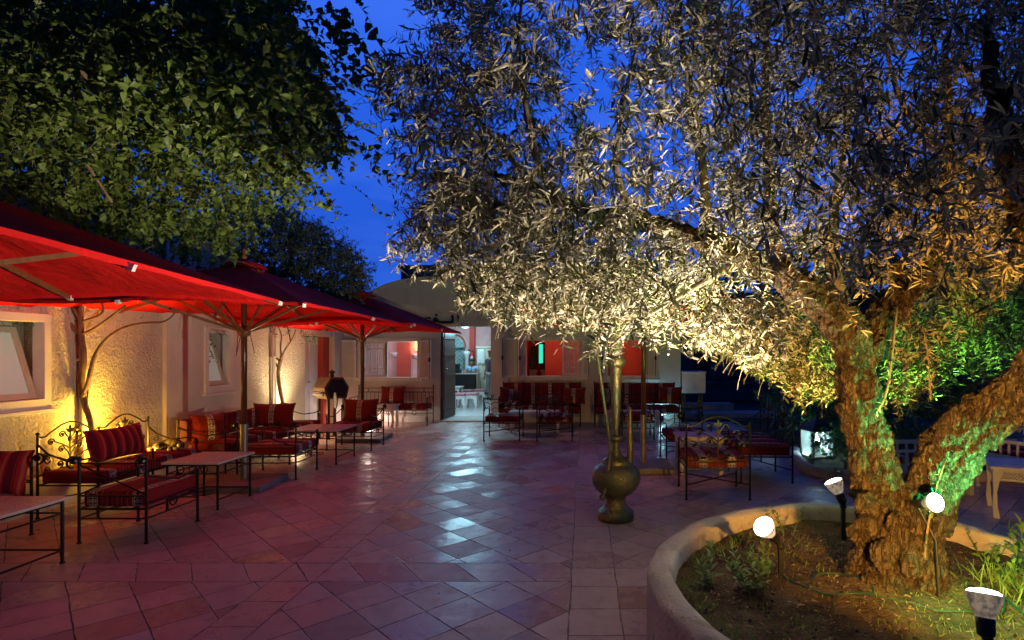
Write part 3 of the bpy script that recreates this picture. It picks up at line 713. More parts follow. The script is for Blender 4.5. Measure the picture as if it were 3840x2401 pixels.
# ================================================================== IRON FURNITURE
def spiral(cx, cz, r, a0, turns, n=None, k=.22):
    n = n or int(10*abs(turns))+3
    return [(cx+r*(1-(1-k)*i/n)*math.cos(a0+2*PI*turns*i/n), cz+r*(1-(1-k)*i/n)*math.sin(a0+2*PI*turns*i/n)) for i in range(n+1)]
def panelmap(kind, y):
    return (lambda p: Vector((p[0], y, p[1]))) if kind == 'x' else (lambda p: Vector((y, p[0], p[1])))
def scroll_panel(m, f, cx, w, z0, z1, sgn=1, r=.0072):
    """fan of scrolls with a central leafed stem, centred at cx, in a panel w wide"""
    H = z1-z0
    T = lambda pts, rr=r: m.tube([f(p) for p in pts], rr, 5)
    T([(cx, z0), (cx, z0+H*.86)], r*1.1)
    def leaf(x, z, a, s=.030):
        d = Vector((math.cos(a), math.sin(a))); n_ = Vector((-d.y, d.x))
        pts = [(x, z)]; vs = []
        for t, ww in ((0, .15), (.35, 1), (.7, .8), (1, .05)):
            for sg in (1, -1): vs.append((x+d.x*s*2*t+n_.x*s*.42*ww*sg, z+d.y*s*2*t+n_.y*s*.42*ww*sg))
        c = f((x+d.x*s, z+d.y*s)); o = (f((0, 0))-f((0, 0)))
        A = [f(v) for v in vs]; nn = (A[2]-A[0]).cross(A[3]-A[0]);
        nn = nn.normalized()*.005 if nn.length > 0 else Vector((0, .005, 0))
        m.add([a_+nn for a_ in A]+[a_-nn for a_ in A], [(0, 2, 3, 1), (2, 4, 5, 3), (4, 6, 7, 5), (8, 9, 11, 10), (10, 11, 13, 12), (12, 13, 15, 14), (0, 1, 9, 8), (6, 14, 15, 7), (0, 8, 10, 2), (2, 10, 12, 4), (4, 12, 14, 6), (1, 3, 11, 9), (3, 5, 13, 11), (5, 7, 15, 13)])
    leaf(cx, z0+H*.84, PI/2, .034)
    for sg in (1, -1):
        leaf(cx, z0+H*.82, PI/2-sg*.75, .032); leaf(cx, z0+H*.60, PI/2-sg*.6, .024)
        for (dx, dz, rad) in ((.13, .80, .036), (.30, .66, .036), (.14, .46, .036), (.38, .36, .034), (.16, .12, .036), (.36, .04, .036)):
            x = cx+sg*dx*w; z = z0+dz*H
            sp_ = spiral(x, z, rad, PI/2+sg*PI*.5 if dz > .3 else -PI/2, -sg*1.35)
            T(sp_); m.ball(f((x, z)), .011, n=6, m=4)
            x1, z1_ = sp_[0]; xm = (x1+cx)/2; T([(cx, max(z0, z-H*.22)), (xm-sg*.01, z-H*.10), (x1, z1_)])
def arch_top(m, f, x0, x1, z, rise, r=.009, n=16):
    w = x1-x0
    pts = [(x0+w*i/n, z-.02*math.sin(PI*min(1, i/n*6))*(1 if i < n/6 else 0)-.02*math.sin(PI*min(1, (n-i)/n*6))*(1 if i > n*5/6 else 0)+rise*(math.sin(PI*min(1, max(0, (i/n-.12)/.76)))**1.3)) for i in range(n+1)]
    m.tube([f(p) for p in pts], r, 6)
def seat_frame(m, x0, x1, y0, y1, z, r=.009):
    for a, b in (((x0, y0), (x1, y0)), ((x1, y0), (x1, y1)), ((x1, y1), (x0, y1)), ((x0, y1), (x0, y0))): m.tube([(*a, z), (*b, z)], r, 6)
    k = max(2, int((x1-x0)/.12))
    for i in range(1, k): m.tube([(x0+(x1-x0)*i/k, y0, z), (x0+(x1-x0)*i/k, y1, z)], .005, 5)
def legs(t, x0, x1, y0, y1, zb, za, mat=None, extra=()):
    for x in (x0, x1)+tuple(extra):
        for y, z in ((y0, za), (y1, zb)):
            m = MB(); m.tube([(x, y, 0), (x, y, z)], .0115, 8); m.tube([(x, y, 0), (x, y, .015)], .018, 8); m.build('leg', mat or M['iron'], t)
def iron_seat(name, cat, loc, rot, style, label, w=.62, d=.60, hb=.72, ha=.54, seat=.36, pad=.11, pmat='kilim_small', group=None, pads=1, ys=0, padback=False, seed=0):
    """local frame: width along x, back rail at y=+d/2, facing -y"""
    t = empty(name, (loc[0], loc[1], 0), rot, label, cat, group)
    x0, x1, y0, y1 = -w/2, w/2, -d/2, d/2; f = panelmap('x', y1)
    legs(t, x0, x1, y0, y1, seat, ha, extra=(0,) if w > 1.2 else ())
    m = MB()
    for x in (x0, x1): m.tube([(x, y1, seat), (x, y1, hb)], .0115, 8); m.ball((x, y1, hb+.012), .017, n=8, m=5)
    if style == 'cross':
        m.tube([(x0, y1, hb-.03), (x1, y1, hb-.03)], .008); m.tube([(x0, y1, seat+.10), (x1, y1, seat+.10)], .008)
        for k in range(max(1, round(w/.7))):
            n_ = max(1, round(w/.7)); a = x0+w*k/n_; b = x0+w*(k+1)/n_
            m.tube([(a, y1, seat+.11), (b, y1, hb-.04)], .007); m.tube([(b, y1, seat+.11), (a, y1, hb-.04)], .007); m.ball(((a+b)/2, y1, (seat+.11+hb-.04)/2), .02, n=8, m=5)
        for x, sg in ((x0, -1), (x1, 1)): m.tube([Vector((x+sg*.0, y1+.012+.05*(1-math.cos(a_)), hb+.0+.045*math.sin(a_)-.01)) for a_ in [q*PI/6 for q in range(10)]], .009); m.ball((x, y1+.05, hb+.0), .03, .02, .03, n=8, m=5)
    elif style == 'medal':
        m.tube([(x0, y1, hb-.01), (x1, y1, hb-.01)], .008); m.tube([(x0, y1, seat+.03), (x1, y1, seat+.03)], .008)
        zc = hb-.13; m.lathe([(.002, 0), (.058, .0), (.062, .008), (.05, .022), (.02, .03), (.002, .032)], 16, M=Matrix.Translation((0, y1+.015, zc)) @ Matrix.Rotation(R(90), 4, 'X'))
        for sg in (1, -1):
            for z in (zc+.05, zc-.05): m.tube([f((sg*.05, z)), f((sg*.12, z+.02)), f((sg*.20, z-.025)), f((sg*.26, z+.012)), f((sg*w/2, z))], .0055)
            for q in range(5):
                R_ = .09+.035*q; m.tube([f((sg*R_*math.sin(a_), seat+.04+R_*.62*math.cos(a_))) for a_ in [k*PI/2/8 for k in range(-1, 9)]], .005, 5)
            m.tube([f(p) for p in spiral(sg*.16, hb+.045, .035, -PI/2, sg*1.3)], .007); m.tube([f((sg*.16, hb+.01)), f((sg*.24, hb+.012)), f((sg*(w/2), hb))], .007)
            m.tube([f(p) for p in spiral(sg*(w/2-.03), hb+.09, .032, -PI/2, -sg*1.2)], .008); m.ball(f((sg*(w/2-.03), hb+.09)), .014, n=6, m=4)
    elif style == 'arch':
        arch_top(m, f, x0, x1, hb-.01, .09); m.tube([f((x0+w*i/12, seat+.09-.03*math.sin(PI*i/12))) for i in range(13)], .008)
        scroll_panel(m, f, 0, w, seat+.10, hb+.05)
    elif style == 'double':
        for a, b in ((x0, 0), (0, x1)):
            arch_top(m, f, a, b, hb-.01, .10); scroll_panel(m, f, (a+b)/2, (b-a), seat+.10, hb+.06)
        m.tube([f((0, seat)), f((0, hb-.01))], .009); m.tube([f((x0, seat+.08)), f((x1, seat+.08))], .008)
    elif style == 'rail':
        m.tube([(x0, y1, hb-.05), (x1, y1, hb-.05)], .008); m.tube([(x0, y1, hb-.14), (x1, y1, hb-.14)], .008); m.tube([(x0, y1, seat+.04), (x1, y1, seat+.04)], .008)
        k = int(w/.085)
        for i in range(1, k): m.tube([(x0+w*i/k, y1, seat+.04), (x0+w*i/k, y1, hb-.14)], .005, 5)
        for i in range(4):
            for sg in (1, -1): m.tube([f((x0+w*(i+.5)/4+sg*.035+.035*math.cos(a_)*sg, hb-.095+.04*math.sin(a_))) for a_ in [q*PI/8+PI/2+.4 for q in range(7)]], .005, 5)
    elif style == 'low':
        m.tube([(x0, y1, hb-.03), (x1, y1, hb-.03)], .008)
    m.build('backrest', M['iron'], t, smooth=False)
    for x, sg in ((x0, -1), (x1, 1)):
        a = MB()
        if style in ('cross', 'low'):
            a.tube([(x, y1, ha+.07), (x, y1-d*.3, ha+.01), (x, y1-d*.6, ha-.035), (x, y0+.06, ha-.01), (x, y0, ha+.025), (x, y0-.03, ha+.02), (x, y0-.035, ha-.01)], .009)
            a.tube([(x, y0, .21), (x, y1, .21)], .007); a.tube([(x, math.cos(q*PI/6)*.045, .285+.045*math.sin(q*PI/6)) for q in range(13)], .006, 5); a.tube([(x, y0, .33), (x, y1, .33)], .006)
        elif style == 'rail':
            a.tube([(x, y0, ha), (x, y1, ha)], .008); a.tube([(x, y0, ha-.12), (x, y1, ha-.12)], .006)
            for k in range(3): a.tube([(x, y0+d*(k+.5)/3, ha), (x, y0+d*(k+.5)/3, ha-.12)], .005)
        else:
            a.tube([(x, y1, ha+.15), (x, y1-.1, ha+.06), (x, y1-d*.5, ha-.01), (x, y0+.08, ha+.02), (x, y0, ha)], .009)
            a.tube([Vector((x, p[0], p[1])) for p in spiral(y1-.09, ha-.0, .04, PI/2, 1.2)], .006); a.tube([Vector((x, p[0], p[1])) for p in spiral(y0-.0, ha-.035, .035, PI/2, -1.2)], .007)
        a.build('armrest', M['iron'], t)
    s = MB(); seat_frame(s, x0, x1, y0, y1, seat-.01)
    s.build('seat_frame', M['iron'], t)
    st = MB()
    if style in ('medal', 'arch', 'double') :
        st.tube([(x0, y0, .16), (x1, y1, .16)], .008); st.tube([(x1, y0, .165), (x0, y1, .165)], .008)
    else:
        st.tube([(x0, y1, .21), (x1, y1, .21)], .007); st.tube([(x0, y0, .23), (x1, y0, .23)], .006)
        k = max(1, round(w/.6))
        for i in range(k):
            cx = x0+w*(i+.5)/k; st.tube([(cx+.045*math.cos(q*PI/6), y0, .28+.045*math.sin(q*PI/6)) for q in range(13)], .006, 5)
    st.build('stretcher', M['iron'], t)
    for k in range(pads):
        a = x0+.01+(w-.02)*k/pads; b = x0+.01+(w-.02)*(k+1)/pads
        c = softbox(a+.004, b-.004, y0-.045, y1-(.12 if padback else .02), seat+.002, seat+pad, .028, sag=.012, seed=seed+k)
        c.build('seat_cushion', M[pmat], t, smooth=True)
        if padback:
            c = softbox(a+.004, b-.004, y1-.125, y1-.012, seat+pad+.004, hb+.005, .025, seed=seed+9+k); c.build('back_cushion', M[pmat], t, smooth=True)
    return t
A_ = 'iron armchairs with kilim seats'
# left side, near to far
iron_seat('armchair', 'armchair', (-5.16, 4.62), 0, 'cross', 'iron armchair at the left edge of the photo with a striped pillow on it', w=.66, d=.55, hb=.66, group=A_, seed=1)
iron_seat('bench', 'bench', (-4.94, 6.04), R(90), 'double', 'ornate iron bench with double arched scroll back under the yellow lit wall', w=1.36, d=.58, hb=.80, ha=.56, seat=.33, pad=.12, pmat='kilim', seed=2)
iron_seat('armchair', 'armchair', (-3.93, 4.98), R(180), 'cross', 'nearest iron armchair seen from behind, bulging striped kilim seat', w=.56, d=.62, hb=.70, ha=.50, seat=.30, pad=.13, pmat='kilim', group=A_, seed=3)
iron_seat('armchair', 'armchair', (-3.98, 7.30), R(182), 'cross', 'iron armchair seen from behind beside the middle parasol pole', w=.72, d=.60, hb=.69, ha=.52, seat=.30, pad=.12, pmat='kilim_cross', group=A_, seed=4)
iron_seat('armchair', 'armchair', (-3.81, 9.36), R(0), 'cross', 'iron armchair facing the camera with a red pillow, in front of the far parasol plate', w=.72, d=.56, hb=.66, ha=.56, seat=.31, pad=.12, pmat='kilim', group=A_, seed=5)
iron_seat('sofa', 'sofa', (-4.90, 8.42), R(90), 'low', 'long low iron sofa with kilim back cushions along the left wall', w=2.50, d=.62, hb=.72, ha=.56, seat=.30, pad=.13, pmat='kilim', pads=3, padback=True, seed=6)
iron_seat('bench', 'bench', (-4.25, 12.42), R(0), 'rail', 'iron rail back bench standing under the left facade window', w=1.68, d=.50, hb=.83, ha=.60, seat=.34, pad=.11, pmat='kilim', seed=7)
# right side
iron_seat('sofa', 'sofa', (-.95, 12.30), 0, 'low', 'kilim covered sofa against the facade left of the pilaster', w=1.74, d=.66, hb=.90, ha=.62, seat=.30, pad=.13, pmat='kilim', pads=1, padback=True, seed=8)
iron_seat('sofa', 'sofa', (1.14, 12.30), 0, 'low', 'kilim covered sofa against the facade behind the parasol pole', w=1.80, d=.66, hb=.90, ha=.62, seat=.30, pad=.13, pmat='kilim', pads=1, padback=True, seed=10)
iron_seat('armchair', 'armchair', (-1.48, 10.36), R(180), 'medal', 'iron armchair with round medallion back nearest the doorway', w=.64, d=.60, hb=.76, ha=.56, seat=.33, pad=.11, pmat='kilim_cross', group=A_, seed=11)
iron_seat('armchair', 'armchair', (-.53, 10.36), R(180), 'arch', 'arched iron armchair seen from behind, left of the giant water pipe', w=.63, d=.60, hb=.78, ha=.56, seat=.33, pad=.11, pmat='kilim', group=A_, seed=12)
iron_seat('armchair', 'armchair', (.98, 10.45), R(180), 'cross', 'cross backed iron armchair half hidden behind the parasol pole at right', w=.58, d=.60, hb=.86, ha=.56, seat=.33, pad=.13, pmat='kilim', group=A_, seed=13)
iron_seat('armchair', 'armchair', (1.50, 8.32), R(0), 'medal', 'iron armchair with round medallion back behind the small white table', w=.64, d=.62, hb=.74, ha=.55, seat=.33, pad=.11, pmat='kilim_small', group=A_, seed=14)
iron_seat('armchair', 'armchair', (1.46, 6.36), R(178), 'arch', 'arched scroll back iron armchair with orange kilim seat, nearest the round planter', w=.68, d=.62, hb=.82, ha=.58, seat=.34, pad=.12, pmat='kilim_orange', group=A_, seed=15)
iron_seat('bench', 'bench', (2.25, 7.50), R(-92), 'double', 'ornate double arched iron bench beside the glowing lantern', w=1.36, d=.62, hb=.84, ha=.60, seat=.33, pad=.12, pmat='kilim_orange', seed=16)

# ---------------------------------------------------------------- tables
def iron_table(x0, x1, y0, y1, h, label):
    cx, cy = (x0+x1)/2, (y0+y1)/2; t = empty('side_table', (cx, cy, 0), 0, label, 'table', 'stone topped iron tables')
    a, b = (x1-x0)/2, (y1-y0)/2
    m = MB(); m.box(-a-.035, a+.035, -b-.035, b+.035, h-.022, h); m.build('tabletop', M['stone'], t, bevel=.004)
    for x in (-a, a):
        for y in (-b, b):
            m = MB(); m.tube([(x, y, 0), (x, y, h-.023)], .0115, 8); m.tube([(x, y, 0), (x, y, .012)], .017, 8); m.build('leg', M['iron'], t)
    m = MB()
    for z in (h-.12, h-.035): 
        m.tube([(-a, -b, z), (a, -b, z)], .007); m.tube([(-a, b, z), (a, b, z)], .007); m.tube([(-a, -b, z), (-a, b, z)], .007); m.tube([(a, -b, z), (a, b, z)], .007)
    for x in (-.12, 0, .12):
        for y in (-b, b): m.tube([(x+.035*math.cos(q*PI/6), y, h-.078+.035*math.sin(q*PI/6)) for q in range(13)], .005, 5)
    m.build('apron', M['iron'], t)
    m = MB(); z = .10; m.tube([(-a, -b, z), (-a, b, z)], .008); m.tube([(a, -b, z), (a, b, z)], .008); m.tube([(-a, b, z), (a, b, z)], .008)
    m.tube([(-a*.3+.10*math.cos(q*PI/6), .1*math.sin(q*PI/6), z) for q in range(13)], .006); m.build('stretcher', M['iron'], t)
    return t
iron_table(-4.75, -3.95, 3.74, 4.24, .50, 'stone topped iron table cut off by the left edge')
iron_table(-4.22, -3.71, 5.67, 6.22, .485, 'stone topped iron table between the first armchair and the middle parasol pole')
iron_table(-4.18, -3.52, 7.95, 8.58, .49, 'stone topped iron table farthest back in the left row')
def turned(m, x, y, h, r=.026):
    m.lathe([(r*.7, 0), (r*.9, .02), (r*.5, .04), (r*.7, h*.25), (r*1.1, h*.45), (r*.6, h*.55), (r*1.15, h*.62), (r*.7, h*.68), (r*1.2, h*.72), (r*1.2, h)], 12, (x, y, 0))
def wood_table(cx, cy, w, d, h, label, turned_=True, mat='white', rot=0):
    t = empty('coffee_table', (cx, cy, 0), rot, label, 'table', 'white painted tables'); a, b = w/2, d/2
    m = MB(); m.box(-a, a, -b, b, h-.03, h); m.box(-a+.07, a-.07, -b+.07, b-.07, h+.0005, h+.004); m.build('tabletop', M[mat], t, bevel=.004)
    for x in (-a+.05, a-.05):
        for y in (-b+.05, b-.05):
            m = MB()
            if turned_: turned(m, x, y, h-.031)
            else:
                sg = 1 if x < 0 else -1
                pr = [(x-sg*.03, h-.031), (x+sg*.07, h-.031), (x+sg*.035, h-.10), (x+sg*.005, h*.5), (x+sg*.012, .10), (x+sg*.03, 0), (x-sg*.02, 0), (x-sg*.03, .12), (x-sg*.022, h*.5)]
                m.prism(pr, 'y', y-.022, y+.022)
            m.build('leg', M[mat], t)
    m = MB()
    for y in (-b+.03, b-.045):
        m.box(-a+.075, a-.075, y, y+.015, h-.05, h-.031); m.box(-a+.075, a-.075, y, y+.015, h-.135, h-.115)
        lattice(m, -a+.075, a-.075, h-.115, h-.05, y+.008, .03, .007)
    for x in (-a+.03, a-.045): m.box(x, x+.015, -b+.075, b-.075, h-.12, h-.031)
    m.build('apron', M[mat], t)
    return t
wood_table(-.98, 11.25, 1.02, .42, .415, 'white carved coffee table in front of the facade sofa left of the water pipe')
wood_table(.98, 11.25, 1.08, .42, .415, 'white carved coffee table seen behind the parasol pole')
wood_table(-4.20, 11.95, .42, .40, .475, 'small white table beside the rail back bench', False)
wood_table(1.53, 7.48, .60, .52, .50, 'pale wooden table behind the nearest arched armchair', False, 'cream')
# ================================================================== SMALLER THINGS
def pillow(x, y, z, w, h, rz, lean, mat, label, th=.17, roll=0, grp='red pillows with woven camel bands'):
    o = pillow_mb(w, h, th).build('pillow', M[mat], None, smooth=True, loc=(x, y, z), fixn=False)
    o.rotation_euler = (Matrix.Rotation(rz, 4, 'Z') @ Matrix.Rotation(lean, 4, 'X') @ Matrix.Rotation(roll, 4, 'Y')).to_euler()
    return tag(o, label, 'pillow', grp)
SG = 'red striped pillows'
pillow(-5.03, 6.03, .625, .74, .36, R(90), R(-14), 'striped', 'long red striped pillow leaning on the ornate bench by the yellow wall', .2, grp=SG)
pillow(-4.84, 4.60, .615, .46, .38, R(20), R(-12), 'striped', 'striped pillow cut off by the left edge of the photo', .18, R(6), grp=SG)
pillow(-4.98, 7.42, .59, .42, .40, R(55), R(-10), 'pillow', 'red pillow turned sideways at the near end of the long kilim sofa', .22)
pillow(-4.88, 8.80, .61, .66, .38, R(4), R(-14), 'pillow', 'wide red pillow facing the camera at the far end of the long kilim sofa')
pillow(-3.79, 9.50, .61, .60, .40, R(2), R(-12), 'pillow', 'red pillow on the armchair in front of the far parasol')
pillow(-4.27, 12.50, .64, .56, .40, R(-3), R(-10), 'pillow', 'red pillow on the rail back bench under the facade window')
pillow(-1.62, 12.24, .63, .50, .36, R(25), R(-18), 'pillow', 'red pillow slumped at the doorway end of the facade sofa', roll=R(12))
pillow(-.22, 12.26, .64, .52, .38, R(-8), R(-14), 'pillow', 'red pillow on the facade sofa end next to the pilaster')
pillow(.50, 12.26, .64, .46, .36, R(12), R(-14), 'pillow', 'red pillow partly hidden by the giant water pipe stem')
pillow(1.88, 12.20, .65, .52, .40, R(-22), R(-12), 'pillow', 'red pillow at the right end of the farthest sofa')

def skin(name, nodes, edges, mat, parent=None, loc=None, rot=None, sub=2, root=None, label=None):
    ks = list(nodes); me = bpy.data.meshes.new(name)
    me.from_pydata([nodes[k][0] for k in ks], [(ks.index(a), ks.index(b)) for a, b in edges], [])
    me.materials.append(mat); o = bpy.data.objects.new(name, me); COL.objects.link(o)
    if parent: o.parent = parent
    if loc is not None: o.location = loc
    if rot is not None: o.rotation_euler = rot
    md = o.modifiers.new('skin', 'SKIN'); md.use_smooth_shade = True
    for i, k in enumerate(ks):
        r = nodes[k][1]; r = r if hasattr(r, '__len__') else (r, r)
        me.skin_vertices[0].data[i].radius = r; me.skin_vertices[0].data[i].use_root = (k == (root or ks[0]))
    s = o.modifiers.new('sub', 'SUBSURF'); s.levels = sub; s.render_levels = sub
    if label: o['label'] = label
    return o
# sleeping cat on the bench: curled, head to the right
cat = empty('cat', (-4.86, 6.58, .452), R(-8), 'sleeping dark and white cat lying at the end of the ornate bench', 'cat')
nd = {'pelv': ((-.15, .02, .055), .062), 'b1': ((-.08, .05, .068), .068), 'b2': ((0, .055, .070), .064), 'ch': ((.07, .04, .062), .056), 'nk': ((.125, .01, .060), .042),
      'hd': ((.165, -.02, .052), .040), 'sn': ((.195, -.045, .038), .022), 'f1': ((.08, -.03, .03), .026), 'f2': ((.13, -.075, .018), .017), 'f3': ((.18, -.095, .014), .013),
      'g1': ((.05, -.05, .025), .024), 'g2': ((.07, -.10, .016), .016), 'g3': ((.12, -.12, .013), .013),
      'h1': ((-.13, -.04, .045), .045), 'h2': ((-.06, -.085, .028), .026), 'h3': ((-.12, -.10, .016), .016), 'h4': ((-.06, -.125, .014), .013),
      't1': ((-.21, -.02, .025), .018), 't2': ((-.20, -.09, .016), .013), 't3': ((-.13, -.14, .014), .011)}
ed = [('pelv', 'b1'), ('b1', 'b2'), ('b2', 'ch'), ('ch', 'nk'), ('nk', 'hd'), ('hd', 'sn'), ('ch', 'f1'), ('f1', 'f2'), ('f2', 'f3'), ('ch', 'g1'), ('g1', 'g2'), ('g2', 'g3'),
      ('pelv', 'h1'), ('h1', 'h2'), ('h2', 'h3'), ('h3', 'h4'), ('pelv', 't1'), ('t1', 't2'), ('t2', 't3')]
def f_cat(n):
    o = n.obj(); X, Y, Z = n.xyz(o); w = n.noise(o, 9, 3)
    m_ = ((Z+w*.05).lt(.060)*Y.lt(.02)).max((X-.13).abs().lt(.02)*Z.lt(.07)); st = ((X*60+w*8).sin()).gt(.3)
    return {'Base Color': n.mix(m_, n.mix(st, (.035, .028, .024), (.10, .075, .055)), (.60, .52, .46)), 'Normal': n.bump(n.noise(o, 150, 3), .5, .003)}
M['cat'] = material('cat_fur', f_cat, rough=.85, spec=.2)
skin('body', nd, ed, M['cat'], cat, sub=2)
for sg in (-1, 1):
    e_ = MB(); c = Vector((.155, -.022+sg*.025, .082)); e_.add([c+Vector((-.012, -.012, 0)), c+Vector((.014, -.006, 0)), c+Vector((0, .014, 0)), c+Vector((.002, sg*.006, .032))], [(0, 1, 2), (0, 1, 3), (1, 2, 3), (2, 0, 3)])
    e_.build('ear', M['cat'], cat)

# charcoal grill with hood
gr = empty('charcoal_grill', (-4.70, 10.42, 0), R(-38), 'rusty hooded charcoal grill on tall legs with small chimney, beside the wall door', 'grill')
sec = [(-.19, .74), (.19, .74), (.24, .94), (.12, 1.13), (-.12, 1.13), (-.24, .94)]
m = MB(); m.prism(sec, 'x', -.20, .20); m.build('body', noisy('rusty_steel', (.10, .05, .025), (.22, .12, .06), 7, .55, .4, .003, 60, metal=.4), gr, bevel=.004)
m = MB(); m.prism([(-.155, .78), (.155, .78), (.20, .93), (.10, 1.09), (-.10, 1.09), (-.20, .93)], 'x', .2005, .212); m.build('end_panel', M['black'], gr)
m = MB(); m.box(-.19, .19, -.262, -.238, .80, .83); m.tube([(-.15, -.27, .86), (.15, -.27, .86)], .007); m.tube([(-.15, -.27, .86), (-.15, -.22, .86)], .006); m.tube([(.15, -.27, .86), (.15, -.22, .86)], .006); m.build('handle', M['metal'], gr)
m = MB(); m.lathe([(.035, 1.13), (.035, 1.21), (.06, 1.21), (.055, 1.235), (.01, 1.265)], 14, (.02, 0, 0)); m.build('chimney', M['ironrusty'], gr)
m = MB(); pts = [(.11*math.cos(a)*(1.15 if a < PI else .9), -.13*math.sin(a)) for a in [q*2*PI/9 for q in range(9)]]
m.prism([(p[0]*1.1, .72+p[1]*1.15) for p in pts], 'y', -.01, .01); m.build('hanging_lid', M['plate'], gr, loc=(.33, -.1, .0), rot=(0, 0, R(-14)))
for x in (-.17, .17):
    for y in (-.15, .15):
        m = MB(); m.box(x-.022, x+.022, y-.022, y+.022, 0, .74); m.build('leg', M['ironrusty'], gr)

# giant brass water pipe
hk = empty('water_pipe', (.305, 5.36, 0), 0, 'giant engraved brass water pipe standing on the tiles', 'water pipe')
q = .529/392.; zz = lambda y: HC-((1200+.529*y)-PY)/392.
prof = [(y, r) for y, r in ((1462, 126), (1440, 130), (1405, 128), (1390, 112), (1378, 92), (1350, 76), (1325, 68), (1300, 70), (1290, 84))]
m = MB(); m.lathe([(r*q, max(0, zz(y)-zz(1462))) for y, r in prof], 32); m.build('foot', M['brass'], hk, smooth=True)
bowl = [(1292, 70), (1288, 92), (1270, 118), (1240, 148), (1205, 168), (1165, 175), (1125, 168), (1095, 150), (1078, 125), (1070, 100), (1062, 96), (1052, 98), (1040, 92), (1028, 72), (1012, 50), (990, 36), (960, 28), (925, 24), (912, 26)]
m = MB(); m.lathe([(r*q, zz(y)-zz(1462)) for y, r in bowl], 36); m.build('bowl', M['brass'], hk, smooth=True)
neck = [(915, 27), (906, 44), (890, 51), (872, 48), (864, 30), (860, 24), (780, 27), (700, 31), (600, 35), (500, 40), (400, 43), (384, 45), (378, 58), (360, 66), (335, 68), (310, 60), (298, 44), (292, 42), (286, 47), (260, 44), (200, 45), (120, 47), (40, 50), (20, 62), (0, 60), (-10, 40), (-60, 44), (-130, 60), (-150, 78), (-175, 80), (-185, 50)]
m = MB(); m.lathe([(r*q, zz(y)-zz(1462)) for y, r in neck], 28); m.build('stem', M['brass'], hk, smooth=True)
hz = [(-100, -12, 1262), (-80, -24, 1215), (-62, -22, 1120), (-50, -15, 1010), (-50, -12, 900), (-62, -8, 780), (-82, 0, 650), (-100, 3, 520), (-118, 6, 400), (-132, 8, 290), (-140, 10, 180), (-142, 8, 90)]
m = MB(); m.tube([((a)*q, (-178 if i == 0 else -160+i*9)*q*.9 if i < 4 else b*q-.10+.01*i, zz(y)-zz(1462)) for i, (a, b, y) in enumerate(hz)], [.018, .019, .016, .015, .015, .016, .017, .019, .020, .021, .022, .020], 10)
m.ball((-100*q, -170*q*.95, zz(1262)-zz(1462)), .032, n=8, m=6); m.build('hose', M['brass'], hk, smooth=True)
m = MB(); m.lathe([(.030, 0), (.034, .03), (.031, .2), (.026, .35), (.018, .52), (.016, .545)], 12, (98*q+.005, .03, zz(1062)-zz(1462)-.02)); m.build('pipe_socket', M['brass'], hk, smooth=True)

# ---------------------------------------------------------------- round planter
PC = Vector((1.85, 2.98)); H_R = .38
TH = [(-180, 1.5), (-135, 1.48), (-90, 1.45), (-45, 1.35), (0, 1.24), (38, 1.24), (55, 1.36), (90, 1.56), (135, 1.49), (160, 1.49), (180, 1.5)]
def rim_r(a):
    d = math.degrees(math.atan2(math.sin(a), math.cos(a)))
    for (a0, r0), (a1, r1) in zip(TH, TH[1:]):
        if a0 <= d <= a1:
            t = (d-a0)/(a1-a0); t = t*t*(3-2*t); return r0+(r1-r0)*t
    return 1.5
N_ = 160; m = MB(); ring = [(0, -.0), (0, .345), (-.004, .365), (-.022, .378), (-.07, .383), (-.122, .380), (-.136, .368), (-.142, .34), (-.142, .05)]
vs = []
for k in range(N_):
    a = 2*PI*k/N_; r0 = rim_r(a); wv = .006*math.sin(a*9)+.004*math.sin(a*23+1)
    for (dr, z) in ring: r_ = r0+dr+wv; vs.append((PC.x+r_*math.cos(a), PC.y+r_*math.sin(a), z+(.004*math.sin(a*17+dr*30) if z > .3 else 0)))
L_ = len(ring); fs = [(k*L_+i, ((k+1) % N_)*L_+i, ((k+1) % N_)*L_+i+1, k*L_+i+1) for k in range(N_) for i in range(L_-1)]
m.add(vs, fs); pl = m.build('round_planter', M['rim'], None, smooth=True)
tag(pl, 'low round whitewashed planter wall around the old olive tree', 'planter')
def soil_z(x, y):
    d = math.hypot(x-1.9, y-3.15)
    return .265+.085*math.exp(-(d/.55)**2)+.018*math.sin(x*7+1)*math.sin(y*6)+.010*math.sin(x*19)*math.sin(y*17+2)
m = MB(); vs = [(PC.x, PC.y, soil_z(PC.x, PC.y))]; fs = []; NR = 34
for i in range(1, NR+1):
    for k in range(N_):
        a = 2*PI*k/N_; r_ = (rim_r(a)-.12)*i/NR; x = PC.x+r_*math.cos(a); y = PC.y+r_*math.sin(a)
        vs.append((x, y, soil_z(x, y)+random.uniform(-.006, .006)))
for k in range(N_): fs.append((0, 1+k, 1+(k+1) % N_))
for i in range(NR-1):
    for k in range(N_): a = 1+i*N_; fs.append((a+k, a+N_+k, a+N_+(k+1) % N_, a+(k+1) % N_))
m.add(vs, fs); so = m.build('planter_soil', M['soil'], None, smooth=True); tag(so, 'dry brown soil filling the round planter', 'soil', kind='stuff')

# second bed with low kerb around the lantern and hedge
kp = [(3.30, 8.75), (3.10, 8.2), (2.98, 7.7), (2.95, 7.3), (3.05, 7.05), (3.3, 6.95), (3.9, 6.92), (5.0, 6.95), (6.4, 7.0)]
m = MB(); m.tube([(x, y, .05) for x, y in kp], .085, 10); tag(m.build('kerb', M['rim'], None, smooth=True), 'rounded low kerb curving round the lantern bed', 'kerb')
m = MB(); poly = [(x+.03, y+.03) for x, y in kp]+[(6.4, 13), (3.4, 13)]; m.prism(poly, 'z', -.01, .06); tag(m.build('bed_soil', M['soil'], None), 'dark soil of the bed behind the lantern', 'soil', kind='stuff')

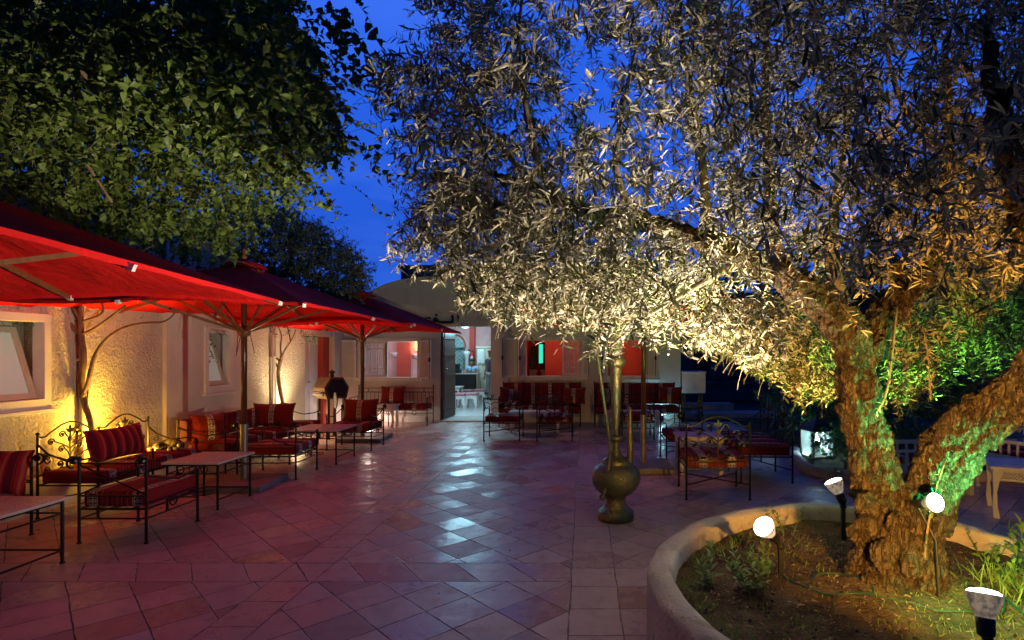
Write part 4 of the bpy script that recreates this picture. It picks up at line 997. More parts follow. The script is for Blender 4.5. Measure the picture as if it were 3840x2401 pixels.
# ---------------------------------------------------------------- lamps
def spot(name, loc, d, color, energy, size, blend=.6, rad=.04, parent=None):
    l = bpy.data.lights.new(name, 'SPOT'); l.energy = energy; l.color = color; l.spot_size = R(size); l.spot_blend = blend; l.shadow_soft_size = rad
    o = bpy.data.objects.new(name, l); COL.objects.link(o); o.location = loc; o.rotation_euler = Vector(d).to_track_quat('-Z', 'Y').to_euler()
    if parent: o.parent = parent; o.matrix_parent_inverse = Matrix.Translation(-parent.location)
    return o
def point(name, loc, color, energy, rad=.05, parent=None):
    l = bpy.data.lights.new(name, 'POINT'); l.energy = energy; l.color = color; l.shadow_soft_size = rad
    o = bpy.data.objects.new(name, l); COL.objects.link(o); o.location = loc
    if parent: o.parent = parent; o.matrix_parent_inverse = Matrix.Translation(-parent.location)
    return o
def lampbody(c, g):
    def fn(n):
        v = n.noise(n.obj(), 38, 3); return {'Emission Color': n.mix(v.sstep(.35, .65), tuple(k*.25 for k in c), c), 'Emission Strength': g, 'Normal': n.bump(v, .4, .004)}
    return material('ribbed_lamp_glass', fn, color=(.30, .26, .21), rough=.2)
def stake_lamp(head, aim, base, color, est, label, r=.061, energy=60, size=110, blend=.6, laim=None, body=(.8, .62, .42), glow=.35, lcol=None, staked=True):
    head = Vector(head); aim = Vector(aim).normalized(); base = Vector(base)
    t = empty('garden_spotlight', base, 0, label, 'spotlight', 'garden spotlights on stakes'); off = -base
    Mx = Matrix.Translation(head+off) @ aim.to_track_quat('Z', 'Y').to_matrix().to_4x4()
    bm_ = MB(); n = 40; pr = [(r*.50, -r*1.35), (r*.55, -r*1.2), (r*.75, -r*.75), (r*.93, -r*.32), (r, -.004), (r*1.02, .004), (r*.96, .006)]
    vs = []; fs = []
    for i, (a, z) in enumerate(pr):
        for k in range(n):
            rr = a*(1+(.025 if k % 2 else -.01)*(1 if i < 5 else 0)); an = 2*PI*k/n; vs.append(Mx @ Vector((rr*math.cos(an), rr*math.sin(an), z)))
    for i in range(len(pr)-1):
        for k in range(n): fs.append((i*n+k, i*n+(k+1) % n, (i+1)*n+(k+1) % n, (i+1)*n+k))
    bm_.add(vs, fs); bm_.build('reflector', lampbody(body, glow), t, smooth=False)
    f = MB(); f.lathe([(r*.965, -.002), (r*.95, r*.16), (r*.75, r*.30), (r*.38, r*.38), (.002, r*.40)], 28, M=Mx); f.build('lens', emis('lit_lens', color, est), t, smooth=True)
    s = MB(); s.lathe([(r*.50, -r*1.25), (r*.54, -r*1.4), (r*.50, -r*2.3), (r*.25, -r*2.5)], 16, M=Mx); s.build('socket', M['black'], t, smooth=True)
    j = Mx @ Vector((0, 0, -r*2.4)); st = MB(); b0 = Vector((0, 0, -.12)); kn = Vector((b0.x, b0.y, max(.02, j.z-.05)))
    if staked: st.tube([j, kn], r*.30, 8); st.ball(kn, r*.42, n=8, m=6); st.beam(kn, b0, r*.42, r*.42); st.build('stake', M['black'], t)
    else: st.tube([j, j+Vector((.01, .06, -.01)), j+Vector((.02, .16, -.03))], r*.35, 8); st.tube([j+Vector((.01, .05, 0)), Vector((.02, .04, .3)), Vector((.01, -.0, .0))], .006, 6); st.build('bracket', M['black'], t)
    o = spot('spot', head+aim*.02, laim or aim, lcol or color, energy, size, blend, r*.7, t)
    return t
WARM = (1.0, .80, .56); CREAM = (1.0, .86, .66); GOLD = (1.0, .62, .16); GREEN = (.05, 1.0, .28)
stake_lamp((1.045, 3.25, .585), (-.62, -.48, .62), (1.17, 3.33, .26), (1, .97, .94), 40, 'white glowing spotlight on a black stake in the planter soil, left of the trunk',
           energy=1500, size=128, blend=1.0, laim=(-.62, .20, .78), lcol=(1, .84, .63), glow=.9)
stake_lamp((1.766, 3.96, .677), (-.35, .25, .90), (1.86, 4.02, .26), (1, .93, .8), 14, 'spotlight glowing at the back of the planter against the left side of the trunk', energy=330, size=100, laim=(-.46, .12, .80), lcol=(1.0, .62, .14), glow=.35)
stake_lamp((1.79, 2.86, .83), (.12, -.86, .30), (1.84, 2.92, .30), (.95, 1, .97), 40, 'round white glowing lamp at the front of the trunk between its roots', r=.048, energy=48, size=172, laim=(.6, .05, -.5), lcol=GREEN, body=(.3, .7, .45), glow=.3, staked=False)
stake_lamp((2.42, 2.42, .62), (-.76, .76, .62), (2.44, 2.40, .2), (.3, 1, .6), 8, 'added unseen green spotlight just outside the right edge of the photo', energy=330, size=56, blend=.9, lcol=GREEN, r=.05)  # added lamp, unseen, puts green light on the trunk and left limb
stake_lamp((1.316, 1.842, .800), (.16, .30, .94), (1.33, 1.80, .26), (1, .93, .82), 14, 'large spotlight nearest the camera in the lower right corner', energy=430, size=118, laim=(.44, .84, .28), lcol=(1.0, .48, .08), glow=.22, r=.052)
stake_lamp((2.42, 4.10, .42), (.15, .30, .9), (2.42, 4.05, 0.2), (.3, 1, .6), 8, 'added unseen green spotlight behind the planter', energy=420, size=118, laim=(-.02, .55, .85), lcol=(.30, 1, .10), r=.05)  # unseen lamp added to light the hedge and low leaves green
def wall_light(loc, aim, color, energy, size, label, e2=0):
    t = empty('uplight', loc, 0, label, 'uplight', 'small uplights at the foot of the left wall')
    m = MB(); m.lathe([(.05, 0), (.055, .01), (.05, .08), (.06, .12), (.05, .125)], 16); m.build('housing', M['black'], t)
    m = MB(); m.lathe([(.048, .118), (.03, .124), (.002, .126)], 16); m.build('lens', emis('lit_lens', color, 25), t)
    spot('spot', Vector(loc)+Vector((0, 0, .15)), aim, color, energy, size, 1.0, .10, t); point('glow', Vector(loc)+Vector((0, 0, .18)), color, energy*.12, .05, t)
wall_light((XW+.32, 6.30, .34), (-.16, -.45, .85), (1.0, .52, .045), 300, 125, 'uplight behind the ornate bench washing the wall yellow')
wall_light((XW+.36, 10.05, .22), (-.16, .05, 1), (1.0, .72, .36), 150, 112, 'small uplight at the foot of the second climbing tree')
wall_light((-4.72, 12.28, .05), (.10, .22, 1), (1.0, .78, .66), 140, 150, 'added unseen uplight on the tiles under the facade bench')  # added to brighten the facade and arch, source unseen
wall_light((1.75, 12.62, .05), (-.0, .15, 1), (.35, .80, 1.0), 26, 150, 'added unseen cool uplight at the right end of the facade')  # added for the teal tint on the facade end, source unseen
# lantern
ln = empty('lantern', (3.42, 8.22, .06), R(10), 'square perforated metal lantern glowing white at the foot of the hedge', 'lantern')
m = MB(); h = .40; a = .155
for x in (-a, a):
    for y in (-a, a): m.box(x-.012, x+.012, y-.012, y+.012, 0, h)
for z0, z1 in ((.0, .025), (h-.02, h+.005)):
    for y in (-a, a): m.box(-a+.012, a-.012, y-.012, y+.012, z0, z1)
    for x in (-a, a): m.box(x-.012, x+.012, -a+.012, a-.012, z0, z1)
lattice(m, -a, a, .02, h-.02, -a, .028, .008); lattice(m, -a, a, .02, h-.02, a, .028, .008)
b = len(m.v); lattice(m, -a, a, .02, h-.02, -a, .028, .008); m.v[b:] = [(-v[1]*-1, v[0], v[2]) for v in m.v[b:]]
b = len(m.v); lattice(m, -a, a, .02, h-.02, a, .028, .008); m.v[b:] = [(v[1], v[0], v[2]) for v in m.v[b:]]
m.build('cage', M['metal'], ln)
m = MB(); m.lathe([(.27, h), (.24, h+.03), (.16, h+.10), (.07, h+.14), (.02, h+.16), (.03, h+.19), (.005, h+.21)], 4, M=Matrix.Rotation(R(45), 4, 'Z')); m.build('roof', M['ironrusty'], ln)
m = MB(); m.ball((0, 0, .24), .032, .032, .05); m.tube([(0, 0, .28), (0, 0, h)], .012); m.build('bulb', emis('bulb_glow', (.75, .95, 1), 25), ln, smooth=True)
point('lantern_light', Vector((3.42, 8.22, .30)), (.42, .86, 1.0), 95, .045, ln)

# ---------------------------------------------------------------- right hand white furniture
tb = wood_table(4.46, 5.42, .92, .60, .50, 'weathered white carved table at the right edge of the photo', False, 'greenwhite', R(-30))
th_ = empty('carved_bench', (5.45, 6.75, 0), R(22), 'carved white wooden bench with fretwork back at the right edge', 'bench')
m = MB()
for z0, z1 in ((.50, .56), (.68, .73), (.93, 1.0)): m.box(-.75, .75, .24, .28, z0, z1)
for x in (-.75, -.25, .25, .71): m.box(x, x+.04, .235, .285, .35, 1.0)
for i in range(6):
    for (z, r_) in ((.62, .05), (.83, .08)):
        x = -.62+i*.25; m.tube([(p[0], .26, p[1]) for p in spiral(x, z, r_, 0, 1.4)], .010, 5); m.tube([(p[0], .26, p[1]) for p in spiral(x+.12, z, r_, PI, -1.4)], .010, 5)
m.build('backrest', M['greenwhite'], th_)
for sg in (-1, 1):
    m = MB(); x = sg*.72; m.box(x-.045, x+.045, -.38, .235, .56, .60); m.box(x-.02, x+.02, -.34, .235, .38, .42)
    for k in range(6): m.box(x-.012, x+.012, -.32+k*.09, -.295+k*.09, .42, .56)
    m.build('armrest', M['greenwhite'], th_, bevel=.008)
for x in (-.72, .72):
    for y in (-.32, .22):
        m = MB(); turned(m, x, y, .38, .035); m.build('leg', M['greenwhite'], th_)
m = MB(); m.box(-.75, .75, -.34, .235, .33, .379); m.build('seat', M['greenwhite'], th_)
softbox(-.68, .68, -.33, .22, .381, .46, .025).build('seat_cushion', M['kilim'], th_, smooth=True)
se = empty('white_settle', (3.80, 6.25, 0), R(3), 'low white spindle backed settle seen through the fork of the olive tree', 'settle')
m = MB()
for z0, z1 in ((.58, .62), (.48, .51), (.28, .35)): m.box(-.55, .55, -.02, .02, z0, z1)
for k in range(11): m.box(-.53+k*.104, -.50+k*.104, -.012, .012, .35, .48); m.box(-.53+k*.104, -.51+k*.104, -.012, .012, .51, .58)
m.build('backrest', M['greenwhite'], se, bevel=.004)
for x in (-.53, .53):
    for y in (0, .5): m = MB(); m.box(x-.025, x+.025, y-.025, y+.025, 0, .60 if y == 0 else .3); m.build('leg', M['greenwhite'], se)
m = MB(); m.box(-.55, .55, .021, .52, .24, .28); m.build('seat', M['greenwhite'], se)
softbox(-.52, .52, .03, .5, .282, .42, .03).build('seat_cushion', M['kilim'], se, smooth=True)

# ---------------------------------------------------------------- inside the doorway
co = empty('counter', (-3.95, 18.35, .03), 0, 'black fronted reception counter inside the lit doorway', 'counter')
m = MB(); m.box(-.47, .47, -.22, -.18, 0, .84); m.box(-.47, -.43, -.18, .25, 0, .84); m.build('front_panel', M['black'], co)
m = MB(); m.box(.43, .49, -.22, .25, 0, .84); m.build('end_panel', M['cream'], co)
m = MB(); m.box(-.49, .51, -.25, .28, .84, .87); m.build('worktop', M['stone'], co)
m = MB(); m.box(-.17, .17, -.15, .15, .0, .12); m.box(-.13, .13, .02, .06, .12, .30); m.box(-.03, .03, .05, .09, .1, .2); rg = m.build('cash_register', M['black'], None, loc=(-4.22, 18.42, .902), bevel=.006)
tag(rg, 'black cash register on the left of the counter', 'cash register')
m = MB(); m.lathe([(.03, 0), (.035, .09), (.03, .09), (.027, .01)], 12); tag(m.build('cup', M['white'], None, loc=(-3.98, 18.35, .902)), 'small white cup between register and seated man', 'cup')
ex = empty('fire_extinguisher', (-3.87, 19.38, 1.22), 0, 'red fire extinguisher hanging on the pillar behind the counter', 'fire extinguisher')
m = MB(); m.lathe([(.05, 0), (.06, .02), (.06, .30), (.045, .35), (.02, .37)], 16); m.build('cylinder', material('red_enamel', color=(.6, .01, .01), rough=.3), ex, smooth=True)
m = MB(); m.lathe([(.022, .37), (.022, .42)], 10); m.box(-.01, .06, -.012, .012, .41, .43); m.tube([(-.02, 0, .4), (-.09, -.02, .42), (-.1, -.02, .3), (-.07, -.03, .12)], .011); m.ball((-.1, -.01, .44), .035); m.build('valve', M['black'], ex)
m = MB(); m.box(-.035, .035, -.063, -.058, .12, .24); m.build('sticker', M['white'], ex)
cb = empty('cupboard', (-3.46, 19.38, .03), 0, 'tall white cupboard with panelled doors behind the standing man', 'cupboard')
m = MB(); m.box(-.26, .30, -.15, .2, 0, .10); m.box(-.22, .30, -.12, .2, .101, 1.70); m.box(-.26, .30, -.15, .2, 1.701, 1.76); m.build('case', M['cream'], cb)
for x in (-.20, .05):
    m = MB(); m.box(x, x+.22, -.14, -.121, .14, 1.66)
    for z0, z1 in ((.18, .75), (.82, 1.62)): m.box(x+.03, x+.19, -.15, -.141, z0, z1)
    m.build('door', M['cream'], cb)
tw = MB(); n = 14
vs = [(-.20+.26*i/n, -.165-.012*math.sin(i*2.2)-.01*(j/8), 1.66-.52*j/8-.03*math.sin(i*.9)*(j/8)) for i in range(n+1) for j in range(9)]
tw.add(vs, [(i*9+j, (i+1)*9+j, (i+1)*9+j+1, i*9+j+1) for i in range(n) for j in range(8)]); o = tw.build('towel', M['white'], None, smooth=True, loc=(-3.46, 19.38, .03)); s = o.modifiers.new('s', 'SOLIDIFY'); s.thickness = .008
tag(o, 'white towel hanging from the top of the cupboard', 'towel')
def stool(x, y, w, label):
    t = empty('stool', (x, y, .03), 0, label, 'stool', 'white stools with mauve cushions'); a = w/2; b = .19
    m = MB(); m.box(-a, a, -b, b, .32, .35); m.box(-a+.02, a-.02, -b+.01, -b+.03, .26, .319); m.build('seat', M['white'], t)
    for xx, sg in ((-a+.02, 1), (a-.02, -1)):
        for y_ in (-b+.02, b-.02):
            m = MB(); m.prism([(xx-sg*.02, .32), (xx+sg*.07, .32), (xx+sg*.05, .25), (xx+sg*.06, .15), (xx+sg*.02, .04), (xx+sg*.05, 0), (xx-sg*.01, 0), (xx-sg*.02, .12)], 'y', y_-.012, y_+.012); m.build('leg', M['white'], t)
    softbox(-a, a, -b, b, .352, .42, .028).build('cushion', M['mauve'], t, smooth=True)
stool(-3.50, 14.4, .34, 'nearest white stool inside the doorway'); stool(-3.50, 15.65, .42, 'white stool with mauve cushion, second row inside the doorway')
stool(-3.16, 15.80, .34, 'white stool at the right end of the second row inside'); stool(-3.62, 17.1, .42, 'white stool with mauve cushion in front of the counter'); stool(-3.22, 17.3, .36, 'white stool at the right end in front of the counter')
def ltable(x, y, w, d, label):
    t = empty('low_table', (x, y, .03), 0, label, 'table', 'low white tables indoors')
    m = MB(); m.box(-w/2, w/2, -d/2, d/2, .52, .55); m.box(-w/2+.04, w/2-.04, -d/2+.03, -d/2+.05, .44, .519); m.build('tabletop', M['white'], t)
    for xx in (-w/2+.05, w/2-.05):
        for y_ in (-d/2+.05, d/2-.05): m = MB(); m.box(xx-.025, xx+.025, y_-.025, y_+.025, 0, .52); m.build('leg', M['white'], t)
ltable(-4.05, 16.5, .9, .6, 'low white table farther inside the doorway'); ltable(-4.0, 14.9, .7, .5, 'low white table nearer inside the doorway')
for (x, z, lab, lit) in ((-5.20, 1.56, 'pale bowl shaped wall sconce left of the dark recess', 0), (-4.60, 1.52, 'pale wall sconce below the orange lamp', 0), (-4.60, 1.64, 'small glowing orange wall lamp seen through the left window', 1)):
    t = empty('wall_lamp', (x, 15.49, z), 0, lab, 'wall lamp')
    m = MB()
    if lit:
        m.lathe([(.07, 0), (.075, .02), (.075, .26), (.07, .27)], 14, sy=.8); m.build('lamp_shade', emis('amber_shade', (1, .42, .08), 3.5, (.5, .3, .1)), t)
        point('lamp_light', Vector((x, 15.3, z+.14)), (1, .5, .2), 4, .06, t)
    else:
        m.lathe([(.02, -.12), (.08, -.09), (.13, -.02), (.15, .02), (.13, .02)], 18, sy=.7); m.build('lamp_shade', M['white'], t, smooth=True)
def added_lamp(x, y, z, col, e, lab, r=.25, es=6):  # unseen ceiling lamps, added to light the rooms
    t = empty('added_room_lamp', (x, y, z), 0, lab, 'added room lamp')
    m = MB(); m.lathe([(.12, -.01), (.11, -.05), (.02, -.07)], 20); m.build('diffuser', emis('lit_diffuser', col, es), t)
    point('room_light', Vector((x, y, z-.14)), col, e, r, t)
added_lamp(-3.0, 14.0, 2.45, (.38, .80, 1.0), 120, 'added unseen cool white ceiling lamp inside the doorway')
added_lamp(-3.9, 18.4, 2.45, (.45, .82, 1.0), 55, 'added unseen cool white ceiling lamp above the counter')
added_lamp(-5.4, 14.2, 2.43, (1.0, .72, .85), 22, 'added unseen pinkish ceiling lamp in the alcove behind the left window')
added_lamp(-.3, 14.2, 2.70, (1.0, .55, .4), 26, 'added unseen warm ceiling lamp in the red room')
added_lamp(1.2, 14.1, 2.70, (1.0, .5, .35), 9, 'added unseen dim warm lamp in the far red room')

# ---------------------------------------------------------------- people
def person(loc, rz, label, pose, shirt, trousers, hair='hair'):
    t = empty('person', loc, rz, label, 'person')
    nd = {}; ed = []
    def chain(names): ed.extend(zip(names, names[1:]))
    J = pose
    nd['pelv'] = (J['pelv'], (.14, .10)); nd['waist'] = (J['waist'], (.125, .09)); nd['chest'] = (J['chest'], (.15, .105)); nd['base'] = (J['base'], (.10, .075)); nd['neck'] = (J['neck'], .052)
    nd['jaw'] = (J['jaw'], (.060, .068)); nd['head'] = (J['head'], (.076, .090)); nd['crown'] = (J['crown'], (.060, .072))
    chain(['pelv', 'waist', 'chest', 'base', 'neck', 'jaw', 'head', 'crown'])
    for s in 'lr':
        sh, el, wr, pa = (Vector(J[k+s]) for k in ('sh', 'el', 'wr', 'pa'))
        nd['sh'+s] = (tuple(sh), .060); nd['ua'+s] = (tuple((sh+el)/2), .048); nd['el'+s] = (tuple(el), .040); nd['fa'+s] = (tuple((el*.6+wr*.4)), .038); nd['wr'+s] = (tuple(wr), (.027, .022)); nd['pa'+s] = (tuple(pa), (.040, .020))
        ed.append(('base', 'sh'+s)); chain(['sh'+s, 'ua'+s, 'el'+s, 'fa'+s, 'wr'+s, 'pa'+s])
        d = (pa-wr).normalized(); side = Vector(J['side'+s]).normalized(); dn = d.cross(side).normalized()
        if dn.z > 0: dn = -dn
        for i, (o_, L) in enumerate(((-.030, .062), (-.010, .072), (.010, .068), (.028, .052))):
            a = pa+d*.03+side*o_; b = a+d*L*.5+dn*.006; c = a+d*L*.9+dn*.028
            nd[f'f{s}{i}a'] = (tuple(a), .010); nd[f'f{s}{i}b'] = (tuple(b), .009); nd[f'f{s}{i}c'] = (tuple(c), .008); chain(['pa'+s, f'f{s}{i}a', f'f{s}{i}b', f'f{s}{i}c'])
        a = wr*.45+pa*.55-side*.035; b = a-side*.022+d*.03; c = b+d*.028+dn*.010
        nd['t'+s+'a'] = (tuple(a), .012); nd['t'+s+'b'] = (tuple(b), .010); nd['t'+s+'c'] = (tuple(c), .009); chain(['pa'+s, 't'+s+'a', 't'+s+'b', 't'+s+'c'])
        hp, kn, an, to = (Vector(J[k+s]) for k in ('hp', 'kn', 'an', 'to'))
        nd['hp'+s] = (tuple(hp), .090); nd['th'+s] = (tuple((hp+kn)/2), .075); nd['kn'+s] = (tuple(kn), .056); nd['cf'+s] = (tuple(kn*.65+an*.35), .054); nd['an'+s] = (tuple(an), .036); nd['to'+s] = (tuple(to), (.045, .028))
        ed.append(('pelv', 'hp'+s)); chain(['hp'+s, 'th'+s, 'kn'+s, 'cf'+s, 'an'+s, 'to'+s])
    skin('body', nd, ed, M['skin'], t, sub=1, root='pelv')
    # clothing follows the same joints, slightly fuller
    g = lambda ks, f: {k: (nd[k][0], (nd[k][1][0]+f, nd[k][1][1]+f) if hasattr(nd[k][1], '__len__') else nd[k][1]+f) for k in ks}
    c = g(['waist', 'pelv', 'chest', 'base', 'shl', 'ual', 'shr', 'uar'], .014)
    skin('shirt', c, [('pelv', 'waist'), ('waist', 'chest'), ('chest', 'base'), ('base', 'shl'), ('shl', 'ual'), ('base', 'shr'), ('shr', 'uar')], M[shirt], t, sub=1, root='pelv')
    c = g(['pelv', 'hpl', 'thl', 'knl', 'cfl', 'anl', 'hpr', 'thr', 'knr', 'cfr', 'anr'], .012); c['pelv'] = (c['pelv'][0], (.125, .085))
    skin('trousers', c, [('pelv', 'hpl'), ('hpl', 'thl'), ('thl', 'knl'), ('knl', 'cfl'), ('cfl', 'anl'), ('pelv', 'hpr'), ('hpr', 'thr'), ('thr', 'knr'), ('knr', 'cfr'), ('cfr', 'anr')], M[trousers], t, sub=1, root='pelv')
    hd = Vector(J['head']); fw = Vector(J['face']).normalized(); rt = fw.cross(Vector((0, 0, 1))).normalized(); up = rt.cross(fw)
    h = MB(); h.ball(hd+up*.052-fw*.034, .085, .088, .074, n=16, m=10); h.build('hair', M[hair], t, smooth=True)
    f = MB(); f.ball(hd+fw*.088-up*.012, .013, .016, .022, n=8, m=6); f.build('nose', M['skin'], t, smooth=True)
    for s in (-1, 1):
        f = MB(); f.ball(hd+rt*s*.082-up*.012-fw*.01, .012, .018, .03, n=8, m=6); f.build('ear', M['skin'], t, smooth=True)
        f = MB(); f.ball(hd+fw*.080+rt*s*.030+up*.012, .011, .008, .006, n=8, m=5); f.build('eye', M['hair'], t)
        f = MB(); f.beam(hd+fw*.086+rt*(s*.030-.014)+up*.030, hd+fw*.086+rt*(s*.030+.014)+up*.030, .006, .006); f.build('eyebrow', M['hair'], t)
    f = MB(); f.beam(hd+fw*.082-rt*.022-up*.052, hd+fw*.082+rt*.022-up*.052, .008, .007); f.build('mouth', M['plaster_red'], t)
    for s in 'lr':
        p_ = Vector(J['an'+s]); q_ = Vector(J['to'+s]); sh = MB(); sh.tube([(p_.x, p_.y, .05), ((p_.x+q_.x)/2, (p_.y+q_.y)/2, .045), (q_.x, q_.y, .03)], [.045, .05, .042], 10); sh.build('shoe', M['black'], t, smooth=True)
    return t
m = MB(); m.box(-.2, .2, -.2, .2, .42, .46)
for x in (-.17, .17):
    for y in (-.17, .17): m.tube([(x, y, 0), (x, y, .42)], .014)
tag(m.build('chair', M['black'], None, loc=(-3.78, 19.0, .03)), 'dark stool under the seated man behind the counter', 'stool')
sit = dict(pelv=(0, 0, .58), waist=(0, -.02, .72), chest=(0, -.04, .90), base=(0, -.03, 1.03), neck=(0, -.045, 1.10), jaw=(0, -.075, 1.155), head=(0, -.075, 1.215), crown=(0, -.06, 1.27), face=(0, -1, -.22),
    shl=(-.18, -.03, 1.02), ell=(-.24, -.16, .87), wrl=(-.10, -.36, .89), pal=(-.03, -.40, .90), sidel=(-.4, -.6, .1), shr=(.18, -.03, 1.02), elr=(.25, -.14, .86), wrr=(.10, -.36, .90), par=(.04, -.41, .925), sider=(.4, -.6, .1),
    hpl=(-.10, -.02, .55), knl=(-.13, -.42, .52), anl=(-.13, -.40, .10), tol=(-.14, -.52, .04), hpr=(.10, -.02, .55), knr=(.13, -.42, .52), anr=(.13, -.40, .10), tor=(.14, -.52, .04))
person((-3.78, 19.0, .03), R(-6), 'man in light blue shirt seated behind the counter looking at a phone', sit, 'shirt_blue', 'trousers')
m = MB(); m.box(-.018, .018, -.003, .003, 0, .10); tag(m.build('phone', M['black'], None, loc=(-3.74, 18.57, .955), rot=(R(-30), 0, 0)), 'dark phone held by the seated man', 'phone')
std = dict(pelv=(0, 0, .86), waist=(0, 0, 1.0), chest=(0, -.005, 1.18), base=(0, .01, 1.32), neck=(0, 0, 1.39), jaw=(0, -.02, 1.445), head=(0, -.015, 1.51), crown=(0, -.005, 1.565), face=(0, -1, -.05),
    shl=(-.18, .01, 1.30), ell=(-.225, .02, 1.05), wrl=(-.225, -.04, .82), pal=(-.22, -.055, .74), sidel=(0, 1, 0), shr=(.18, .01, 1.30), elr=(.225, .02, 1.05), wrr=(.225, -.04, .82), par=(.22, -.055, .74), sider=(0, 1, 0),
    hpl=(-.09, 0, .84), knl=(-.10, -.02, .48), anl=(-.11, .02, .09), tol=(-.12, -.13, .03), hpr=(.09, 0, .84), knr=(.10, -.02, .48), anr=(.11, .02, .09), tor=(.12, -.13, .03))
pp = person((-3.05, 18.3, .03), R(-35), 'standing person in dark T-shirt and grey trousers half hidden by the door jamb', std, 'shirt_dark', 'trousers')
m = MB(); m.lathe([(.098, 0), (.098, .03), (.07, .06), (.01, .07)], 14, (0, -.01, 1.565)); m.build('cap', M['plaster_red'], pp, smooth=True)
# ================================================================== TREES AND PLANTS
def unit(a): return a/np.maximum(np.linalg.norm(a, axis=1, keepdims=True), 1e-9)
def leaf_mesh(name, mat, pos, d, nrm, L, Wd, parent=None, shape='lance', label=None, curl=.12):
    """pos,d,nrm: (N,3); one folded, curved blade of six faces per leaf"""
    N = len(pos); d = unit(d); s = unit(np.cross(d, nrm)); n = np.cross(s, d); L = L[:, None]; Wd = Wd[:, None]
    if shape == 'lance': st = ((.0, 0), (.30, .85), (.68, .80), (1.0, 0))
    elif shape == 'heart': st = ((.0, .25), (.22, 1.0), (.58, .72), (1.0, 0))
    else: st = ((.0, 0), (.35, 1.0), (.70, .75), (1.0, 0))
    cu = curl*L
    c = [pos+d*L*t-n*cu*(t*t) for t, _ in st]
    V = [c[0]]
    for k in (1, 2):
        w = st[k][1]*Wd*.5; V += [c[k]-s*w+n*w*.35, c[k], c[k]+s*w+n*w*.35]
    V.append(c[3])
    V = np.stack(V, 1).reshape(-1, 3); B = (np.arange(N)*8)[:, None]
    tri = np.concatenate([B+np.array(t) for t in ((0, 2, 1), (0, 3, 2), (4, 5, 7), (5, 6, 7))], 1).reshape(-1, 3)
    quad = np.concatenate([B+np.array(t) for t in ((1, 2, 5, 4), (2, 3, 6, 5))], 1).reshape(-1, 4)
    me = bpy.data.meshes.new(name); me.vertices.add(len(V)); me.vertices.foreach_set('co', V.ravel())
    nl = tri.size+quad.size; me.loops.add(nl); me.polygons.add(len(tri)+len(quad))
    me.loops.foreach_set('vertex_index', np.concatenate([tri.ravel(), quad.ravel()]).astype(np.int32))
    ls = np.concatenate([np.arange(len(tri))*3, tri.size+np.arange(len(quad))*4]).astype(np.int32)
    me.polygons.foreach_set('loop_start', ls); me.update(calc_edges=True); me.validate()
    me.polygons.foreach_set('use_smooth', [True]*len(me.polygons))
    me.materials.append(mat); o = bpy.data.objects.new(name, me); COL.objects.link(o)
    if parent: o.parent = parent
    if label: o['label'] = label
    return o
def inpoly(poly, x, y):
    x = np.asarray(x); y = np.asarray(y); c = np.zeros(x.shape, bool); n = len(poly)
    for i in range(n):
        x0, y0 = poly[i]; x1, y1 = poly[(i+1) % n]
        k = (y0 > y) != (y1 > y); xi = (x1-x0)*(y-y0)/((y1-y0) if y1 != y0 else 1e-9)+x0; c ^= k & (x < xi)
    return c
def proj(p): return PX+F*p[:, 0]/np.maximum(p[:, 1], .1), PY-F*(p[:, 2]-HC)/np.maximum(p[:, 1], .1)
def crown_points(poly, yr, n, zlo=.3, zhi=9, holes=(), bias=1.0):
    """points filling a volume of air: every depth between yr[0] and yr[1], bounded by the crown's outline"""
    out = []
    xs = [p[0] for p in poly]; ys = [p[1] for p in poly]
    while sum(len(o) for o in out) < n:
        k = 4000; sx = RNG.uniform(min(xs), max(xs), k); sy = RNG.uniform(min(ys), max(ys), k)
        Y = yr[0]+(yr[1]-yr[0])*RNG.uniform(0, 1, k)**bias
        ok = inpoly(poly, sx, sy)
        for hx, hy, hr, hs in holes: ok &= ~(((sx-hx)**2+((sy-hy)*1.0)**2 < hr*hr) & (RNG.uniform(0, 1, k) < hs))
        p = np.stack([(sx-PX)*Y/F, Y, HC-(sy-PY)*Y/F], 1); ok &= (p[:, 2] > zlo) & (p[:, 2] < zhi)
        out.append(p[ok])
    return np.concatenate(out)[:n]
